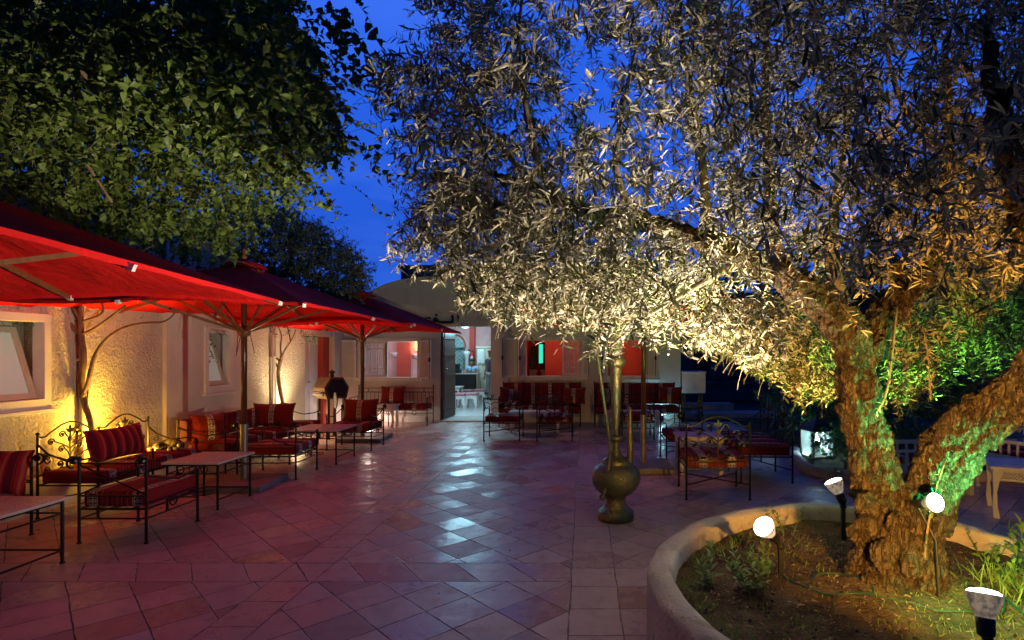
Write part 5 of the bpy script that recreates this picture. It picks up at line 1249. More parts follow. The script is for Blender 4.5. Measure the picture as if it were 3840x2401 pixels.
# outline of the olive crown: lowest leaves by x, leftmost leaves by y
LOWER = [(1300, 1020), (1500, 1050), (1690, 1100), (1720, 1180), (1850, 1190), (1900, 1235), (2050, 1275), (2180, 1290), (2240, 1390), (2300, 1330), (2420, 1310), (2600, 1330), (2660, 1390), (2720, 1300), (2780, 1370), (2900, 1430), (3000, 1520), (3150, 1500), (3300, 1600), (3900, 1500)]
LEFT = [(-100, 1560), (100, 1520), (200, 1400), (350, 1340), (450, 1390), (600, 1400), (750, 1420), (880, 1400), (950, 1440), (1050, 1500), (1100, 1660), (1400, 1700)]
def twigs_and_leaves(par, P0, spread_from, mat, twmat, L0, W0, per=22, tl=(.16, .38), droop=.25, shape='lance', two=True, tw_r=.0022, up=0.0, leafname='leaves', label=None, jit=.9, angle=.75, trim=False):
    """a twig from each point, heading away from spread_from, with leaves along it"""
    if trim:
        d_ = unit(P0-np.asarray(spread_from)); q_ = P0+d_*tl[1]*.7-np.array([0, 0, tl[1]*.3]); sx, sy = proj(q_)
        P0 = P0[(sy < np.interp(sx, [p_[0] for p_ in LOWER], [p_[1] for p_ in LOWER])+75) & (sx > np.interp(sy, [p_[0] for p_ in LEFT], [p_[1] for p_ in LEFT])-25)]
    n = len(P0); base = P0-np.asarray(spread_from); dr = unit(unit(base)+RNG.normal(0, jit, (n, 3))*.7+np.array([0, 0, up])); ln = RNG.uniform(*tl, n)
    K = 7; segs = np.zeros((n, K+1, 3)); segs[:, 0] = P0; d = dr.copy()
    for k in range(K):
        d = unit(d+np.array([0, 0, -droop/K*1.6])+RNG.normal(0, .07, (n, 3))); segs[:, k+1] = segs[:, k]+d*(ln/K)[:, None]
    m = MB(); vs = []; fs = []
    for i in range(n):
        b = i*(K+1)*3; q = segs[i]; a = np.cross(q[-1]-q[0], (0.3, .8, .5)); a /= np.linalg.norm(a)+1e-9; b2 = np.cross(q[-1]-q[0], a); b2 /= np.linalg.norm(b2)+1e-9
        for k in range(K+1):
            r = tw_r*(1-.6*k/K)
            for ang in (0, 2.094, 4.189): vs.append(tuple(q[k]+(a*math.cos(ang)+b2*math.sin(ang))*r))
        for k in range(K):
            for j in range(3): fs.append((b+k*3+j, b+k*3+(j+1) % 3, b+k*3+3+(j+1) % 3, b+k*3+3+j))
    m.v = vs; m.f = fs; m.build('twigs', twmat, par, fixn=False)
    t = np.tile(np.linspace(.06, 1, per)[None], (n, 1))+RNG.uniform(-.02, .02, (n, per)); t = np.clip(t, 0, .999)*K
    i0 = np.floor(t).astype(int); fr = (t-i0)[..., None]; ar = np.arange(n)[:, None]
    pos = segs[ar, i0]*(1-fr)+segs[ar, np.minimum(i0+1, K)]*fr; tan = unit((segs[ar, np.minimum(i0+1, K)]-segs[ar, i0]).reshape(-1, 3))
    pos = pos.reshape(-1, 3); N = len(pos)
    if trim:
        sx, sy = proj(pos); yb = np.interp(sx, [p_[0] for p_ in LOWER], [p_[1] for p_ in LOWER])+RNG.normal(0, 14, N); xb = np.interp(sy, [p_[0] for p_ in LEFT], [p_[1] for p_ in LEFT])+RNG.normal(0, 14, N)
        k_ = (sy < yb) & (sx > xb); pos = pos[k_]; tan = tan[k_]; N = len(pos)
    rnd = unit(RNG.normal(0, 1, (N, 3))); side = unit(np.cross(tan, rnd)); ld = unit(tan*(1-angle)+side*angle+RNG.normal(0, .18, (N, 3)))
    nr = unit(np.array([0, 0, 1.])*.9+RNG.normal(0, .55, (N, 3)))
    sc = RNG.uniform(.45, 1.22, N)
    return leaf_mesh(leafname, mat, pos, ld, nr, L0*sc, W0*sc*RNG.uniform(.8, 1.15, N), par, shape, label)

# ---------------------------------------------------------------- the old olive
ol = empty('olive_tree', (1.87, 3.22, .2), 0, 'large old olive tree with twisted forked trunk and silvery crown in the round planter', 'olive tree'); ol.location = (0, 0, 0)
def limb(m, pts, n=18, noise=.10, jag=0):
    pts = [(P(x, y, Y), r) for x, y, Y, r in pts]; n = 84 if n >= 18 else n; ph0 = len(m.v)*.37; pts = [(p_, r_*(.82 if n > 60 else 1)) for p_, r_ in pts]; out = []; rs = []
    for (a, ra), (b, rb) in zip(pts, pts[1:]):
        L = (b-a).length; k = max(2, int(L/.06))
        for i in range(k): t = i/k; out.append(a.lerp(b, t)); rs.append(ra+(rb-ra)*t)
    out.append(pts[-1][0]); rs.append(pts[-1][1])
    for _ in range(3): out = [out[0]]+[(out[i-1]+out[i]*2+out[i+1])/4 for i in range(1, len(out)-1)]+[out[-1]]
    b = len(m.v); m.tube(out, rs, n)
    for i in range(len(out)):
        for k in range(n):
            v = Vector(m.v[b+i*n+k]); c = out[i]; d = v-c; ang = 2*PI*k/n
            tw = .9*math.sin(i*.11+ph0)+.5*math.sin(i*.27+ang); f = 1+noise*(math.sin(ang*3+i*.13)+.6*math.sin(ang*5-i*.21+1)+.4*math.sin(i*.5+ang*2))+((.040*abs(math.sin(ang*4.5+tw))+.034*abs(math.sin(ang*8+1.7*tw+1))+.020*math.sin(ang*19-tw*2+i*.3)) if n > 60 else 0); m.v[b+i*n+k] = tuple(c+d*f)
T = MB()
limb(T, [(3400, 2290, 3.2, .34), (3392, 2190, 3.2, .285), (3380, 2080, 3.2, .250), (3375, 1980, 3.2, .235), (3375, 1890, 3.21, .225), (3375, 1820, 3.22, .19)], 26, .07)
limb(T, [(3330, 1960, 3.2, .19), (3290, 1830, 3.22, .165), (3262, 1700, 3.25, .138), (3238, 1560, 3.25, .128), (3222, 1420, 3.25, .128), (3205, 1290, 3.23, .135), (3165, 1190, 3.2, .13), (3080, 1120, 3.22, .108), (2960, 1050, 3.27, .094), (2800, 965, 3.33, .083), (2600, 890, 3.38, .074), (2380, 820, 3.4, .058), (2180, 790, 3.4, .044), (1980, 715, 3.4, .029), (1760, 620, 3.4, .016)], 22, .06)
limb(T, [(3255, 1330, 3.26, .09), (3320, 1170, 3.32, .098), (3400, 1090, 3.38, .075), (3500, 990, 3.42, .06), (3545, 860, 3.45, .048), (3560, 600, 3.5, .035), (3540, 200, 3.5, .02)], 14, .06)
limb(T, [(3440, 1950, 3.2, .19), (3490, 1830, 3.16, .175), (3560, 1700, 3.1, .165), (3660, 1590, 3.0, .150), (3780, 1500, 2.88, .140), (3920, 1390, 2.75, .135), (4020, 1220, 2.6, .13), (4000, 1020, 2.45, .12), (3890, 860, 2.32, .10), (3800, 640, 2.25, .07), (3730, 380, 2.2, .045), (3700, 60, 2.15, .03)], 22, .07)
for sx, sy, s2x, s2y, Yd, r_ in ((3290, 2230, 3200, 2290, 3.05, .09), (3500, 2210, 3600, 2290, 3.05, .08), (3380, 2250, 3360, 2340, 2.9, .08), (3240, 2120, 3180, 2180, 3.3, .08)):
    limb(T, [((sx+3380)/2, sy-170, 3.15, r_*1.2), (sx, sy, (Yd+3.15)/2, r_), (s2x, s2y, Yd, r_*.5)], 12, .08)
for (x, y, Y, r_) in ((3245, 1890, 3.02, .07), (3300, 2080, 2.98, .08), (3480, 2010, 2.98, .07), (3420, 2120, 2.94, .06), (3350, 1950, 2.98, .06), (3540, 1760, 2.98, .06), (3500, 1850, 3.0, .07), (3215, 1990, 3.1, .07), (3250, 1500, 3.14, .045), (3360, 1010, 3.3, .06)):
    T.ball(P(x, y, Y+.06), r_*.8, r_*.7, r_*1.1, n=12, m=8)
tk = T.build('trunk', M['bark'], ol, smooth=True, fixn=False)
md = tk.modifiers.new('merge', 'REMESH'); md.mode = 'VOXEL'; md.voxel_size = .0085; md.use_smooth_shade = True
sm = tk.modifiers.new('soft', 'SMOOTH'); sm.factor = .5; sm.iterations = 1
for nm, sz, st_ in (('lumps', .20, .075), ('ridges', .055, .045), ('crags', .018, .030)):
    tx = bpy.data.textures.new(nm, 'CLOUDS'); tx.noise_scale = sz
    dm_ = tk.modifiers.new(nm, 'DISPLACE'); dm_.texture = tx; dm_.texture_coords = 'GLOBAL'; dm_.strength = st_; dm_.mid_level = .5
B = MB()
stems = [[(2940, 1040, 3.35, 0.045), (2895, 850, 3.30, 0.038), (2880, 600, 3.25, 0.030), (2868, 300, 3.20, 0.024), (2880, -100, 3.15, 0.016)],
         [(2640, 905, 3.43, 0.040), (2650, 750, 3.40, 0.030), (2620, 500, 3.30, 0.022), (2560, 200, 3.20, 0.014), (2540, -60, 3.20, 0.010)],
         [(2120, 780, 3.27, 0.030), (2020, 640, 3.20, 0.024), (1975, 420, 3.10, 0.017), (1940, 200, 3.00, 0.011), (1960, -40, 3.00, 0.007)],
         [(2380, 820, 3.35, 0.030), (2300, 640, 3.30, 0.020), (2330, 420, 3.25, 0.014), (2400, 120, 3.20, 0.009)],
         [(3165, 1190, 3.20, 0.060), (3110, 950, 3.30, 0.035), (3140, 700, 3.30, 0.025), (3200, 350, 3.30, 0.016)],
         [(2040, 730, 3.22, 0.020), (1830, 500, 3.40, 0.014), (1680, 300, 3.50, 0.009), (1560, 240, 3.60, 0.005)],
         [(2000, 720, 3.20, 0.016), (1800, 800, 3.40, 0.012), (1620, 900, 3.50, 0.008), (1480, 960, 3.60, 0.005)],
         [(2300, 800, 3.30, 0.020), (2150, 930, 3.20, 0.014), (1950, 1030, 3.10, 0.009), (1760, 1100, 3.05, 0.005)],
         [(2800, 965, 3.30, 0.030), (2600, 1080, 3.40, 0.018), (2400, 1200, 3.20, 0.010), (2290, 1300, 3.10, 0.005)],
         [(3080, 1120, 3.3, .012), (3020, 1170, 3.5, .006)],
         [(3500, 990, 3.42, 0.030), (3600, 1100, 3.80, 0.020), (3650, 1250, 4.00, 0.012), (3660, 1330, 4.00, 0.006)],
         [(3560, 600, 3.50, 0.020), (3380, 400, 3.30, 0.014), (3300, 100, 3.20, 0.009)], [(3400, 1090, 3.40, 0.020), (3410, 1300, 3.80, 0.010), (3390, 1480, 3.90, 0.005)]]
for s_ in stems: limb(B, s_, 8, .03)
# water shoots from the trunk
shoots = [[(3455, 2250, 3.0, .007), (3475, 2000, 2.98, .006), (3500, 1850, 2.97, .005), (3545, 1730, 2.97, .004)], [(3290, 1540, 3.1, .008), (3325, 1500, 3.08, .007), (3350, 1300, 3.1, .006), (3365, 1150, 3.1, .004)], [(3490, 1500, 3.2, .006), (3485, 1420, 3.2, .005), (3480, 1300, 3.2, .004), (3460, 1230, 3.2, .003)]]
for s_ in shoots: limb(B, s_, 6, .02)
B.build('branches', M['twig'], ol, smooth=True, fixn=False)
holes = [(2215, 300, 120, .93), (1560, 130, 120, .8), (2270, 430, 60, .9), (1690, 830, 60, .8), (2960, 330, 70, .9), (2990, 150, 60, .8), (2160, 60, 70, .6), (1890, 760, 60, .6), (2700, 420, 60, .6), (3330, 330, 60, .6), (3080, 560, 50, .7), (2540, 560, 60, .6), (1600, 620, 60, .5), (3720, 90, 90, .5), (3100, 860, 40, .6), (3450, 640, 60, .6), (2430, 700, 50, .5), (1760, 640, 50, .5), (2820, 640, 55, .6), (3250, 120, 60, .6)]
E1 = [(1720, -40), (1640, 120), (1540, 250), (1500, 420), (1560, 600), (1610, 740), (1610, 840), (1590, 910), (1660, 930), (1760, 950), (1800, 1000), (1820, 1040), (1840, 1090), (1960, 1140), (2080, 1150), (2150, 1190), (2260, 1180), (2340, 1220), (2430, 1180), (2520, 1220), (2640, 1240), (2700, 1200), (2900, 1180), (3120, 1080), (3300, 1000), (3560, 980), (3900, 960), (3900, -60)]
ctr = P(2500, 700, 3.4)
E1L = [(x, y) for x, y in E1 if x < 2760]; E1L = E1L+[(2740, 1180), (2740, -60)]
p1 = np.concatenate([crown_points(E1L, (2.8, 4.3), 1120, holes=holes), crown_points(E1L, (2.2, 2.9), 190, holes=holes), crown_points([(2740, -60), (2740, 1180), (2900, 1130), (3120, 1040), (3300, 960), (3560, 940), (3900, 920), (3900, -60)], (2.3, 3.8), 560, holes=holes)])
d1 = crown_points([(1690, 620), (1570, 860), (1600, 930), (1740, 960), (1780, 1040), (1850, 1110), (1980, 1150), (2250, 1180), (2560, 1220), (2640, 1180), (2700, 950), (2300, 760)], (3.2, 4.1), 600)
p2 = crown_points([(2600, 1200), (2760, 1120), (3130, 1140), (3140, 1430), (3050, 1460), (2960, 1390), (2850, 1400), (2740, 1330)], (3.7, 5.0), 620)
p3 = crown_points([(3300, 1020), (3880, 940), (3880, 1280), (3700, 1320), (3600, 1330), (3480, 1400), (3400, 1480), (3330, 1480)], (3.5, 4.5), 520)
def prune(p, c, r): return p[np.linalg.norm(p-np.array(c), axis=1) > r]
p1, d1 = [prune(prune(p_, (1.045, 3.25, .585), 1.5), (1.766, 3.96, .677), 1.0) for p_ in (p1, d1)]
p2 = prune(prune(p2, (1.045, 3.25, .585), 1.1), (1.766, 3.96, .677), .72)
tr_ = crown_points([(2740, -40), (2740, 950), (3880, 1000), (3880, -40)], (1.75, 3.3), 500, holes=holes)
keep = lambda p: p[(np.abs(p[:, 2]-HC) > .0)]
twigs_and_leaves(ol, np.concatenate([p1, d1]), ctr, M['leaf_olive'], M['twig'], .062, .0125, per=30, tl=(.16, .36), leafname='leaves', trim=True, tw_r=.003)
twigs_and_leaves(ol, np.concatenate([p2, p3]), P(3250, 1100, 3.6), M['leaf_olive'], M['twig'], .060, .0140, per=26, tl=(.12, .28), droop=.6, leafname='low_leaves', trim=True)
twigs_and_leaves(ol, tr_, P(3300, 900, 2.6), M['leaf_olive'], M['twig'], .060, .0120, per=24, tl=(.14, .30), leafname='upper_leaves', tw_r=.003)
# hanging twigs at the lower fringe
fr_ = np.array([list(P(x, y, Y)) for x, y, Y in ((1530, 860, 3.3), (1530, 930, 3.3), (1690, 980, 3.2), (1760, 1060, 3.1), (1800, 1100, 3.0), (1900, 1150, 3.1), (2010, 1180, 3.1), (2090, 1190, 3.1), (2210, 1240, 3.0), (2250, 1290, 3.0), (2300, 1260, 3.0), (2370, 1230, 3.1), (2470, 1240, 3.1), (2540, 1260, 3.1), (2610, 1270, 3.0), (2640, 1330, 2.4), (2760, 1350, 3.6), (2840, 1440, 3.8), (2990, 1450, 3.8), (3000, 1490, 3.8), (1450, 860, 3.0), (1640, 60, 3.0), (1500, 240, 3.1), (1450, 330, 3.1))])
fr_ = np.repeat(fr_, 3, 0)+RNG.normal(0, .035, (len(fr_)*3, 3))
twigs_and_leaves(ol, fr_, P(2600, 700, 2.9), M['leaf_olive'], M['twig'], .062, .0145, per=18, tl=(.12, .24), droop=.7, leafname='hanging_leaves', trim=True)
sp_ = []
for s_ in shoots:
    for (x, y, Y, r_), (x2, y2, Y2, _) in zip(s_, s_[1:]):
        for k in range(7): t = k/7; sp_.append(list(P(x+(x2-x)*t, y+(y2-y)*t, Y+(Y2-Y)*t)))
sp_ = np.array(sp_); N = len(sp_)
leaf_mesh('shoot_leaves', M['leaf_olive'], np.repeat(sp_, 2, 0), unit(RNG.normal(0, 1, (2*N, 3))+np.array([0, 0, .4])), unit(RNG.normal(0, .5, (2*N, 3))+np.array([0, 0, 1])), RNG.uniform(.03, .055, 2*N), RNG.uniform(.010, .016, 2*N), ol)
m = MB()
for q in RNG.choice(len(d1), 130, replace=False): m.ball(d1[q]+RNG.normal(0, .03, 3), .008, .008, .011, n=7, m=5)
o = m.build('olives', material('olive_fruit', color=(.12, .035, .06), rough=.3), ol, smooth=True); tag(o, kind='stuff')

# ---------------------------------------------------------------- big climbing tree at upper left
ct_ = empty('climbing_tree', (0, 0, 0), 0, 'large dark leafy tree spreading over the left wall above the nearest parasols', 'tree')
C = MB(); Yt = 6.05
limb(C, [(350, 1760, Yt, 0.0274), (352, 1640, Yt, 0.0288), (335, 1560, Yt, 0.0288), (305, 1490, Yt+.02, 0.0302), (303, 1420, Yt+.02, 0.0288), (318, 1350, Yt, 0.0288), (305, 1270, Yt, 0.0274), (300, 1200, Yt, 0.0259), (308, 1120, Yt, 0.0230), (300, 900, 5.9, .03), (340, 700, 5.5, .028), (420, 450, 5.0, .022)], 12, .06)
limb(C, [(308, 1490, Yt, 0.0158), (330, 1440, 6.0, .02), (345, 1360, 6.0, .02), (370, 1300, 6.0, .018), (420, 1250, 6.0, .016), (480, 1220, 6.0, .014), (560, 1208, 6.0, .012), (625, 1212, 6.0, .010), (650, 1180, 6.0, .008), (662, 1165, 6.0, .006)], 8, .03)
limb(C, [(305, 1252, Yt, 0.0158), (345, 1245, 6.0, .018), (385, 1210, 6.0, .016), (430, 1180, 6.0, .014), (470, 1145, 6.0, .012)], 8, .03)
limb(C, [(300, 1255, Yt, 0.0158), (262, 1230, 6.0, .02), (250, 1180, 6.0, .018), (230, 1130, 6.0, .016), (190, 1100, 6.0, .012)], 8, .03)
limb(C, [(305, 1205, Yt, 0.0144), (275, 1160, 6.0, .018), (245, 1110, 6.0, .014)], 8, .03)
limb(C, [(310, 1205, Yt, 0.0115), (360, 1190, 6.0, .014), (400, 1175, 6.0, .012), (380, 1130, 6.0, .010)], 8, .03)
limb(C, [(345, 1640, Yt, 0.0115), (322, 1520, Yt, 0.0101), (330, 1460, Yt, 0.0086)], 8, .03)
C.build('trunk', M['vinebark'], ct_, smooth=True, fixn=False)
Bc = MB()
for s_ in ([(200, 250, 3.2, .02), (450, 330, 3.4, .018), (740, 130, 3.9, .03), (870, 190, 4.2, .026), (960, 260, 4.4, .02), (1100, 300, 4.8, .012)], [(950, 20, 4.2, .02), (1020, 130, 4.3, .018), (1060, 220, 4.4, .015), (1110, 300, 4.5, .010)], [(700, 190, 4, .014), (840, 205, 4.1, .012), (900, 210, 4.2, .01)],
           [(200, 180, 3.0, .02), (320, 270, 3.1, .014), (400, 400, 3.2, .008)], [(690, 270, 4, .012), (800, 290, 4.1, .01), (860, 320, 4.2, .008)], [(60, 60, 2.8, .03), (250, 120, 3.0, .02), (330, 240, 3.1, .01)], [(400, 340, 3.3, .006), (440, 270, 3.3, .008), (420, 380, 3.3, .006)], [(1000, 60, 4.3, .012), (1100, 150, 4.5, .01), (1120, 250, 4.5, .006)], [(540, 280, 3.6, .01), (620, 400, 3.8, .008), (680, 440, 3.9, .005)], [(800, 560, 4.3, .008), (1000, 540, 4.6, .008), (1150, 600, 4.8, .005)], [(300, 580, 3.6, .012), (420, 760, 3.8, .008)]):
    limb(Bc, s_, 7, .03)
Bc.build('branches', M['vinebark'], ct_, smooth=True, fixn=False)
EC = [(-80, -60), (980, -60), (1060, 60), (1120, 140), (1180, 250), (1220, 360), (1250, 440), (1240, 520), (1190, 540), (1160, 580), (1130, 630), (1080, 680), (1040, 720), (980, 760), (830, 790), (700, 800), (540, 800), (420, 850), (250, 800), (120, 720), (-80, 680)]
pc = crown_points(EC, (2.8, 6.4), 3900, zlo=2.3, zhi=8)
pc = pc[~((pc[:, 1] < 4.7) & (pc[:, 2] < 2.9))]; pc = np.concatenate([pc, crown_points([(-60, 600), (300, 640), (700, 760), (900, 860), (880, 960), (500, 880), (200, 800), (-60, 740)], (5.2, 7.2), 420, zlo=2.75)]); ctc = P(500, 300, 5.0)
twigs_and_leaves(ct_, pc, ctc, M['leaf_broad'], M['twig'], .054, .043, per=15, tl=(.2, .42), droop=.5, shape='heart', leafname='leaves', angle=.6)
pe = np.array([list(P(x, y, Y)) for x, y, Y in ((1260, 0, 3.4), (1290, 60, 3.4), (1330, 120, 3.4), (1350, 180, 3.5), (1300, 100, 3.5), (1360, 330, 3.8), (1390, 420, 3.9), (1400, 540, 4), (1300, 620, 4.2), (1180, 720, 4.3), (1380, 250, 3.6), (1340, 20, 3.3))])
twigs_and_leaves(ct_, np.repeat(pe, 2, 0)+RNG.normal(0, .05, (len(pe)*2, 3)), ctc, M['leaf_broad'], M['twig'], .060, .048, per=10, tl=(.2, .42), droop=.9, shape='heart', leafname='outer_leaves')
ph = np.array([list(P(x, y, Y)) for x, y, Y in ((40, 1110, 5.6), (70, 1120, 5.6), (110, 1130, 5.7), (140, 1150, 5.8), (90, 1140, 5.6), (20, 1100, 5.4))])
twigs_and_leaves(ct_, np.repeat(ph, 3, 0), P(60, 900, 5.6), M['leaf_broad'], M['twig'], .045, .03, per=10, tl=(.15, .35), droop=1.2, shape='heart', leafname='hanging_leaves')
# bare tangle over the wall top
pb = crown_points([(-20, 640), (200, 700), (600, 840), (900, 960), (800, 1000), (300, 880), (-20, 760)], (5.4, 7.0), 130, zlo=2)
twigs_and_leaves(ct_, pb, P(300, 500, 6), M['leaf_broad'], M['vinebark'], .035, .022, per=7, tl=(.4, .9), droop=.8, leafname='dry_leaves', tw_r=.0022)

# second small tree on the wall
c2 = empty('climbing_tree', (0, 0, 0), 0, 'slim pale climbing tree with bare forked stems lit by the second wall uplight', 'tree')
C = MB(); Y2 = 9.95
limb(C, [(1072, 1560, Y2, .035), (1058, 1500, Y2, .032), (1046, 1440, Y2, .034), (1040, 1395, Y2, .030), (1052, 1355, Y2, .030), (1058, 1330, Y2, .028)], 10, .05)
for s_ in ([(1050, 1390, Y2, .018), (1028, 1355, Y2, .018), (1000, 1320, 9.9, .015), (978, 1290, 9.8, .013), (968, 1250, 9.7, .010), (975, 1200, 9.6, .007)], [(1052, 1360, Y2, .018), (1018, 1320, 9.9, .014), (992, 1280, 9.9, .012), (985, 1225, 9.9, .008)],
           [(1054, 1350, Y2, .018), (1066, 1310, 9.9, .016), (1090, 1285, 9.9, .013), (1104, 1255, 9.9, .008), (1110, 1235, 9.9, .006)], [(1090, 1285, 9.9, .012), (1084, 1245, 9.9, .010), (1072, 1215, 9.9, .007)], [(1056, 1340, Y2, .016), (1048, 1290, Y2, .013), (1062, 1260, 9.9, .011), (1040, 1220, 9.9, .008)]):
    limb(C, s_, 8, .03)
C.build('trunk', M['vinebark'], c2, smooth=True, fixn=False)
pv = np.array([list(P(x, y, Y)) for x, y, Y in ((1130, 1235, 9.8), (1150, 1245, 10), (1170, 1250, 10.2), (1020, 1225, 9.8), (1090, 1225, 9.8))])
twigs_and_leaves(c2, np.repeat(pv, 3, 0), P(1100, 1100, 9.8), M['leaf_fine'], M['twig'], .05, .02, per=10, tl=(.1, .3), droop=.8, leafname='leaves')
# flowering shrub growing above the far wall
sh = empty('jasmine_shrub', (0, 0, 0), 0, 'fine leaved dark shrub with small white flowers above the far left wall', 'shrub')
ES = [(560, 960), (700, 860), (900, 780), (1050, 800), (1130, 840), (1200, 880), (1290, 930), (1330, 990), (1355, 1060), (1330, 1120), (1150, 1130), (900, 1080), (700, 1030)]
px_ = crown_points(ES, (8.6, 11.5), 2600, zlo=2.4)
twigs_and_leaves(sh, px_, P(950, 1050, 10), M['leaf_fine'], M['twig'], .075, .026, per=14, tl=(.2, .42), droop=.3, leafname='leaves', up=.4, tw_r=.004)
m = MB(); 
for q in RNG.choice(len(px_), 160, replace=False): m.ball(px_[q]+RNG.normal(0, .1, 3), .018, .018, .010, n=5, m=3)
tag(m.build('flowers', M['white'], sh), kind='stuff')
m = MB(); limb(m, [(700, 1300, 10.5, .05), (760, 1100, 10, .045), (850, 950, 10, .03)], 8); m.v = [(v[0]-1.2, v[1], v[2]) for v in m.v]; m.build('trunk', M['vinebark'], sh, fixn=False)
vs_ = empty('vine_sprig', (0, 0, 0), 0, 'small trailing vine sprig hanging over the second wall window', 'vine')
pv = np.array([list(P(x, y, Y)) for x, y, Y in ((775, 1200, 8.2), (772, 1215, 8.2), (770, 1232, 8.15), (740, 1236, 8.1), (715, 1236, 8.1), (800, 1236, 8.2), (830, 1240, 8.3), (778, 1262, 8.15), (785, 1290, 8.15), (792, 1318, 8.15), (800, 1335, 8.15))])
twigs_and_leaves(vs_, np.repeat(pv, 2, 0)+RNG.normal(0, .012, (len(pv)*2, 3)), P(770, 1150, 8.2), M['leaf_fine'], M['twig'], .038, .018, per=6, tl=(.06, .12), droop=.5, leafname='leaves')
m = MB(); m.tube([P(x, y, 8.16) for x, y in ((770, 1180), (773, 1235), (780, 1290), (800, 1345))], .004, 5); m.tube([P(x, y, 8.14) for x, y in ((710, 1240), (770, 1232), (850, 1245))], .004, 5); m.build('stem', M['vinebark'], vs_)

# ---------------------------------------------------------------- hedges and shrubs at right
def bush(name, label, cat, poly, yr, n, L0, W0, mat, zlo=.05, per=14, grp=None, tl=(.15, .4), stem=None, droop=.4):
    t = empty(name, (0, 0, 0), 0, label, cat, grp); pp_ = crown_points(poly, yr, n, zlo=zlo)
    c = pp_.mean(0); c[2] = pp_[:, 2].min()
    twigs_and_leaves(t, pp_, c, M[mat], M['twig'], L0, W0, per=per, tl=tl, droop=droop, leafname='leaves', shape='oval', up=.3, tw_r=.003)
    mm = MB()
    for k in range(5):
        q = pp_[RNG.integers(len(pp_))]; b = Vector((c[0]*.75+q[0]*.25, c[1]*.75+q[1]*.25, .0)); mm.tube([b, b.lerp(Vector(q), .5)+Vector((0, 0, .1)), Vector(q)], [.018, .012, .006], 6)
    mm.build('stems', M['vinebark'], t); return t
bush('hedge', 'dark green leafy hedge behind the ornate bench and lantern', 'hedge', [(2900, 1470), (2960, 1400), (3060, 1300), (3300, 1260), (3340, 1600), (3230, 1700), (3100, 1640), (2960, 1600), (2900, 1540)], (8.7, 10.6), 520, .095, .038, 'leaf_hedge')
bush('hedge', 'dense dark hedge seen between the two limbs of the olive tree', 'hedge', [(3290, 1300), (3500, 1250), (3700, 1260), (3900, 1200), (3900, 1500), (3650, 1560), (3500, 1640), (3300, 1640)], (7.6, 9.6), 760, .085, .036, 'leaf_hedge')
bush('lantern_shrub', 'bright green shrub lit by the lantern beside the trunk', 'shrub', [(3080, 1660), (3130, 1600), (3200, 1600), (3260, 1700), (3230, 1790), (3140, 1770), (3090, 1720)], (6.9, 7.9), 60, .075, .040, 'leaf_hedge', per=11, tl=(.1, .3))
bush('tree', 'black silhouetted tree far behind the restaurant on the right', 'tree', [(2400, 1180), (2560, 1060), (2900, 1000), (3500, 1000), (3900, 1020), (3900, 1330), (2700, 1310), (2560, 1290)], (19, 24), 900, .30, .14, 'leaf_broad', per=14, tl=(.8, 1.8))
bush('tree', 'tall dark background tree rising behind the trunk top at far right', 'tree', [(3250, 1050), (3400, 700), (3650, 520), (3900, 450), (3900, 1100)], (14, 18), 500, .20, .09, 'leaf_broad', per=14, tl=(.6, 1.4))

# weeds, grass and litter in the planter
def in_bed(x, y, m_=.22): a = math.atan2(y-PC.y, x-PC.x); return math.hypot(x-PC.x, y-PC.y) < rim_r(a)-m_
def weed(x, y, h, nst, nl, L0, label, seed, spread=.10, grp='weeds in the planter'):
    rr = np.random.default_rng(seed); z = soil_z(x, y) if in_bed(x, y, 0) else 0
    t = empty('weed', (x, y, z), 0, label, 'plant', grp); mm = MB(); ps = []; ds = []; Ls = []
    for k in range(nst):
        a = rr.uniform(0, 2*PI); sp0 = spread*rr.uniform(.2, 1); hh = h*rr.uniform(.6, 1); pts = []
        for i in range(7):
            u = i/6; pts.append(Vector((math.cos(a)*sp0*(.35+u), math.sin(a)*sp0*(.35+u), hh*u-.01)))
        mm.tube(pts, [.004*(1-.6*i/6) for i in range(7)], 5)
        for i in range(nl):
            u = .15+.85*i/nl; b = pts[0].lerp(pts[-1], u); an = i*2.4+a; tip = u**2
            ps.append(list(b)); ds.append([math.cos(an)*(1-.4*tip), math.sin(an)*(1-.4*tip), .35+.9*tip]); Ls.append(L0*(1-.35*tip)*rr.uniform(.7, 1.1))
    mm.build('stems', M['leaf_weed'], t); ps = np.array(ps); Ls = np.array(Ls)
    leaf_mesh('leaves', M['leaf_weed'], ps, np.array(ds), np.tile([0, 0, 1.], (len(ps), 1))+rr.normal(0, .25, (len(ps), 3)), Ls, Ls*.46, t, 'oval'); return t
q = G; 
weed(.72, 3.18, .27, 2, 15, .075, 'tall pale green weed left of the white spotlight', 1, .05)
weed(.95, 3.10, .24, 6, 11, .070, 'bushy green weed below the white spotlight', 2, .14)
weed(1.06, 3.30, .20, 5, 10, .050, 'low green weed behind the white spotlight stake', 3, .10)
weed(1.48, 4.05, .22, 3, 9, .05, 'dark weed at the back rim of the planter beside the trunk', 4, .12)
weed(2.55, 3.52, .20, 4, 9, .05, 'small weed on the far right rim side of the planter', 5, .10)
weed(2.62, 3.30, .45, 3, 16, .10, 'tall broad leaved weed lit yellow green at the right edge', 6, .10)
weed(2.40, 3.10, .22, 5, 10, .07, 'low weed clump at the foot of the tall weed', 7, .14)
ps = []; ds = []; Ls = []
def grass(cx, cy, n, s, h):
    for _ in range(n):
        x = random.gauss(cx, s); y = random.gauss(cy, s)
        if in_bed(x, y, .19): ps.append((x, y, soil_z(x, y)-.004)); ds.append((random.gauss(0, .45), random.gauss(0, .45), 1)); Ls.append(h*random.uniform(.4, 1.2))
